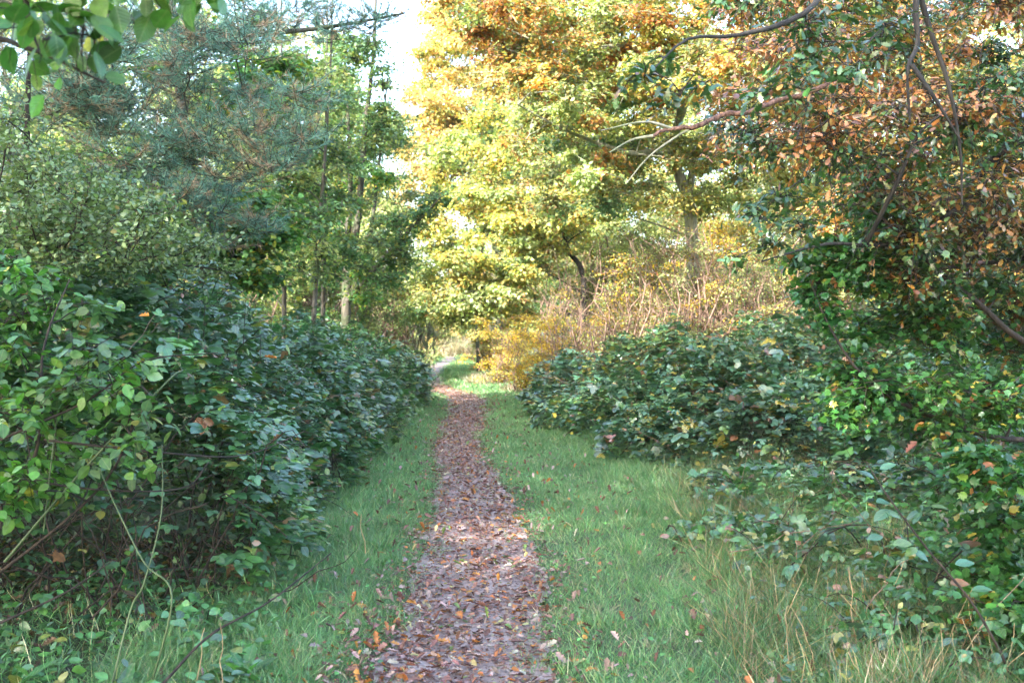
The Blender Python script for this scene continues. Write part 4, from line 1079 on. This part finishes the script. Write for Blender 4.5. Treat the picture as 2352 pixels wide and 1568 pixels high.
for i, pts in enumerate(([W(0, 1430, 4.7), W(150, 1360, 4.8), W(260, 1285, 4.9)], [W(360, 1585, 4.4), W(480, 1460, 4.6), W(620, 1380, 4.8), W(760, 1270, 5.2)], [W(40, 1100, 5.0), W(240, 1125, 5.1), W(420, 1120, 5.3), W(480, 1060, 5.4)],
                         [W(0, 1010, 4.8), W(200, 920, 4.9), W(330, 830, 5.0), W(500, 810, 5.2)], [W(100, 1010, 4.9), W(380, 1040, 5.0), W(560, 1045, 5.4), W(700, 990, 5.8)])):
    t2 = Tubes(); Q = spline(pts, 24); t2.add(Q, np.linspace(.0065, .0025, len(Q)), 6)
    c_ = empty('bare_cane', (Q[0][0], Q[0][1], 0)); t2.build('stem', M_CANE, c_)
    tag(c_, ['short brown stem end poking in at the lower left edge', 'long brown stem slanting up to the right across the lower left weeds', 'thin grey stem curving up at its right end before the dark hollow',
             'twig crossing the lime green dogwood leaves', 'almost level grey twig in front of the left bramble'][i], 'stem')

# weeds in the lower left
lv = Leaves(); r = rng(161); n = 5200
y = 3.7 + 3.2*r.random(n); x = -3.4 + 2.55*r.random(n)
k = (x < -.95 - .12*(y - 4)) & (np.sin(x*5)*np.sin(y*4 + 1) + r.normal(size=n)*.5 > -.3); x, y = x[k], y[k]; n = len(x)
P = np.stack([x, y, gz(x, y) + .02 + .14*r.random(n)**1.5], 1)
T = r.normal(size=(n, 3)); T[:, 2] = T[:, 2]*.3 + .15; N = r.normal(size=(n, 3))*.38; N[:, 2] += 1
lv.add(OVAL, P, T, N, r.uniform(.03, .075, n), pal(r, 'weed', n))
o = lv.build('ground_cover', M_BRAM, None, True); tag(o, 'low ivy and bramble leaves carpeting the lower left corner', 'ground cover', kind='stuff')
lv = Leaves(); r = rng(162); n = 11000
y = 4.0 + 8*r.random(n); x = .9 + 3.4*r.random(n)
k = (x > np.interp(y, [4, 5, 7, 9, 12], [1.0, 1.15, 1.4, 1.5, 1.7])) & (np.sin(x*5 + 2)*np.sin(y*3) + r.normal(size=n)*.5 > -.1); x, y = x[k], y[k]; n = len(x)
P = np.stack([x, y, gz(x, y) + .02 + .16*r.random(n)**1.3], 1)
T = r.normal(size=(n, 3)); T[:, 2] *= .3; N = r.normal(size=(n, 3))*.42; N[:, 2] += 1
lv.add(OVAL, P, T, N, r.uniform(.025, .06, n), pal(r, 'bramble_r', n))
o = lv.build('ground_cover', M_BRAM, None, True); tag(o, 'small bramble and nettle leaves growing through the tall grass at lower right', 'ground cover', kind='stuff')

def rosette(seed, name, label, x, y, nl, size, tmpl, palname, up=.6, cat='weed', group=None, h=0.02):
    r = rng(seed); o = empty(name, (x, y, 0)); tag(o, label, cat, group); lv = Leaves(); tb = Tubes()
    a = np.arange(nl)/nl*2*math.pi + r.normal(size=nl)*.3
    T = np.stack([np.cos(a), np.sin(a), up*r.uniform(.5, 1.3, nl)], 1)
    P = np.array([x, y, float(gz(x, y)) + h]) + T*.02
    lv.add(tmpl, P, T, np.tile([0, 0, 1.], (nl, 1)) + r.normal(size=(nl, 3))*.2, size*r.uniform(.7, 1.15, nl), pal(r, palname, nl))
    lv.build('leaves', M_LEAF, o, True)
    if h > .05:
        tb.add(wig(r, (x, y, 0), (x, y, h), 4, .05), np.linspace(.004, .003, 4), 5); tb.build('stem', M_GCANE, o)
    return o
rosette(170, 'dock_plant', 'upright broad bladed dock plant near the bottom edge left of the path', -1.55, 4.45, 8, .22, LANCE, 'weed', 1.6)
rosette(171, 'dock_plant', 'smaller dock plant beside the leaf drift left of the path', -1.15, 4.9, 9, .15, LANCE, 'weed', 1.2)
rosette(172, 'dock_plant', 'dock plant beneath the hanging stems at lower left', -2.05, 4.7, 9, .16, LANCE, 'weed', 1.1)
rosette(173, 'dandelion_plant', 'flat leafy rosette in the short grass on the left verge', -1.15, 6.4, 9, .12, LANCE, 'weed', .35)

lv = Leaves(); r = rng(163); n = 4000
y = 4.0 + 14*r.random(n)**1.5; sd = np.where(r.random(n) < .35, -1, 1)
x = pc(y) + sd*(pw(y)*1.05 + np.where(sd < 0, .7, 1.2)*r.random(n))
k = np.sin(x*5 + 2)*np.sin(y*3.3) + r.normal(size=n)*.4 > .1; x, y = x[k], y[k]; n = len(x)
P = np.stack([x, y, gz(x, y) + .02 + .05*r.random(n)], 1)
T = r.normal(size=(n, 3)); T[:, 2] *= .3; N = r.normal(size=(n, 3))*.35; N[:, 2] += 1
lv.add(OVAL2, P, T, N, r.uniform(.014, .034, n), pal(r, 'weed', n)*1.25)
o = lv.build('clover', M_LEAF, None, True); tag(o, 'small clover and weed leaves scattered through the verge grass', 'clover', kind='stuff')
# bramble shoots with big leaves at the lower right
o = empty('bramble_shoot', (2.7, 4.6, 0)); tag(o, 'slanting bramble shoot with large pale veined leaves at lower right', 'bramble shoot')
t2 = Tubes(); Q = spline([W(2300, 1500, 4.6), W(2230, 1380, 4.6), W(2130, 1260, 4.7), W(2040, 1140, 4.8), W(1990, 1060, 4.9)], 24)
t2.add(np.vstack([[Q[0][0] + .12, Q[0][1], 0], Q]), np.linspace(.0065, .0025, len(Q) + 1), 7); t2.build('stem', M_CANE, o)
lv = Leaves(); r = rng(171)
for px, py, tx, tz in [(2040, 1170, -1, -.5), (2040, 1170, 1, -.3), (2050, 1150, -.6, .2), (2100, 1260, -1, -.4), (2100, 1260, 1, -.6), (2090, 1240, -1, .1), (2140, 1160, .8, 0), (2180, 1330, 1, .1), (2190, 1300, 1, .2), (2000, 1100, -.6, .4), (2010, 1080, .6, .3), (2240, 1350, 1, .2), (2020, 1230, -1, 0)]:
    P = W(px + r.normal()*6, py + r.normal()*6, 4.65)[None]
    lv.add(OVAL, P, np.array([[tx, -.3 + r.normal()*.2, tz]]), np.array([[r.normal()*.3, -.45, 1.]]), .075*r.uniform(.8, 1.15), pal(r, 'bramble_r', 1)*1.1)
lv.build('leaves', M_BRAM, o, True)

# dry stalks
r = rng(180)
for i, (px, py0, py1, lean, D, lab) in enumerate([(1810, 1540, 1390, 0, 5.0, 'left leg of the pair of bent straw stalks at lower right'), (1815, 1560, 1390, 55, 5.0, 'right leg of the pair of bent straw stalks at lower right'),
                                                  (2160, 1600, 1440, 10, 4.7, 'pale straw stalk right of the bent pair'), (2210, 1600, 1420, 60, 4.7, 'tall pale stalk leaning right near the corner'),
                                                  (2330, 1600, 1430, -25, 4.7, 'pale stalk closest to the right edge'), (1950, 1500, 1300, 20, 5.2, 'thin straw stalk in the middle of the tall grass'),
                                                  (470, 1600, 1440, -20, 4.6, 'pale dead stalk among the weeds at lower left'), (505, 1600, 1430, 10, 4.6, 'second pale dead stalk at lower left, just right of its neighbour'),
                                                  (830, 1270, 1180, 10, 6.5, 'dry stalk at the foot of the left bramble')]):
    a = W(px + (lean if i != 1 else 60), py0, D); a[2] = max(a[2], 0) if a[2] > .03 else 0; e = W(px + (0 if i == 1 else lean*0), py1, D)
    e[2] = max(e[2], .15)
    tb = Tubes(); tb.add(wig(r, a, e, 7, .06), np.linspace(.0028, .0016, 7), 6)
    o = tb.build('dry_stalk', M_TAN); tag(o, lab, 'stalk')

r = rng(181)
for k in range(26):
    y = r.uniform(4.3, 7.5); x = r.uniform(.32, .46)*y - .35 + r.uniform(-.1, .3)
    a = np.array([x, y, 0.]); e = a + [r.normal()*.12, r.normal()*.1, r.uniform(.22, .5)]
    kn = a*.45 + e*.55 + [r.normal()*.03, 0, .03]
    tb = Tubes(); tb.add(np.vstack([wig(r, a, kn, 5, .03), wig(r, kn, e, 5, .05)[1:]]), np.linspace(.0028, .0012, 9), 5)
    o = tb.build('dry_stalk', M_TAN); tag(o, 'thin pale dead stalk standing in the tangled tall grass at lower right', 'stalk', 'dead stalks in the tall grass')
# individual fallen leaves that catch the eye
def fallen(seed, label, pos, size, color, tmpl=CURL, tilt=.3):
    r = rng(seed); lv = Leaves()
    T = r.normal(size=(1, 3)); T[:, 2] *= .3; N = np.array([[r.normal()*tilt, r.normal()*tilt - .3, 1.]])
    lv.add(tmpl, np.asarray(pos, float)[None], T, N, size, np.array([color]))
    o = lv.build('fallen_leaf', M_DEAD); tag(o, label, 'fallen leaf')
fl = [((62, 672), 6.2, .09, (.4, .16, .05), 'orange lobed leaf caught on top of the left bramble near the edge'), ((605, 818), 6.9, .09, (.55, .2, .03), 'bright orange leaf lying on the left bramble right of its middle'),
      ((318, 725), 6.4, .08, (.5, .2, .03), 'small orange leaf wedged in the left bramble'), ((150, 1285), 5.6, .10, (.22, .10, .03), 'large tan leaf hanging in the dark hollow at lower left'),
      ((2080, 1040), 6.2, .09, (.16, .055, .03), 'curled rust brown leaf on the low bramble at right'), ((1275, 960), 14, .12, (.6, .42, .04), 'bright yellow leaf on the foot of the right bramble'),
      ((2230, 890), 6.6, .08, (.40, .30, .05), 'yellow lobed leaf hanging at the right edge')]
for i, (pp, D, s, c, lab) in enumerate(fl):
    fallen(200 + i, lab, W(pp[0], pp[1], D), s, c, MAPLE if i in (0, 3, 6) else CURL)
gl = [(-1.02, 4.55, .09, (.45, .2, .04), 'orange curled leaf on the drift at the lower left edge of the path'), (-.38, 5.6, .085, (.42, .18, .03), 'orange leaf lying in the middle of the near path'),
      (.95, 5.9, .08, (.16, .08, .06), 'dark brown leaf in the right grass near the bottom'), (.85, 7.6, .08, (.3, .12, .04), 'reddish leaf in the right grass above the dark one'),
      (.35, 5.2, .08, (.34, .28, .14), 'pale upturned leaf on the right edge of the path')]
for i, (x, y, s, c, lab) in enumerate(gl): fallen(220 + i, lab, (x, y, float(gz(x, y)) + .05), s, c)

# ------------------------------------------------------------------ tall trees beside and behind the camera that shade the foreground
for i, (x, y, h, cr) in enumerate([(-9.5, -3, 17, 4.6), (-12.5, 4, 16, 4.4), (-9, -12, 19, 5.5), (-16, -6, 18, 5), (-3.5, -15, 19, 5.5), (-3.5, -8.0, 14, 3.8)]):
    wood_tree(300 + i, 'tall leafy woodland tree standing outside the picture beside the path', x, y, h, cr, ['midgreen', 'olive'], leaf=.2, n=70, ntw=24, lpt=11, low=.2, group='woodland trees outside the picture', pr=1.2)

# ------------------------------------------------------------------ thin volume added to imitate lens flare over the distance
hz = bpy.data.meshes.new('flare_haze')
x0, x1, y0, y1, z0, z1 = -175, 175, -65, 175, -1.1, 24
hz.from_pydata([(x0, y0, z0), (x1, y0, z0), (x1, y1, z0), (x0, y1, z0), (x0, y0, z1), (x1, y0, z1), (x1, y1, z1), (x0, y1, z1)], [],
               [(0, 3, 2, 1), (4, 5, 6, 7), (0, 1, 5, 4), (1, 2, 6, 5), (2, 3, 7, 6), (3, 0, 4, 7)])
m, nt, out = new_mat('flare_haze')
pv = nt.nodes.new('ShaderNodeVolumePrincipled'); pv.inputs['Density'].default_value = .00022; pv.inputs['Color'].default_value = (.93, .95, 1, 1)
pv.inputs['Anisotropy'].default_value = .2
nt.links.new(pv.outputs[0], out.inputs['Volume'])
hz.materials.append(m)
o = bpy.data.objects.new('flare_haze', hz); COL.objects.link(o); tag(o, 'thin air volume added to imitate lens flare washing out the distance', 'flare_haze', kind='stuff')
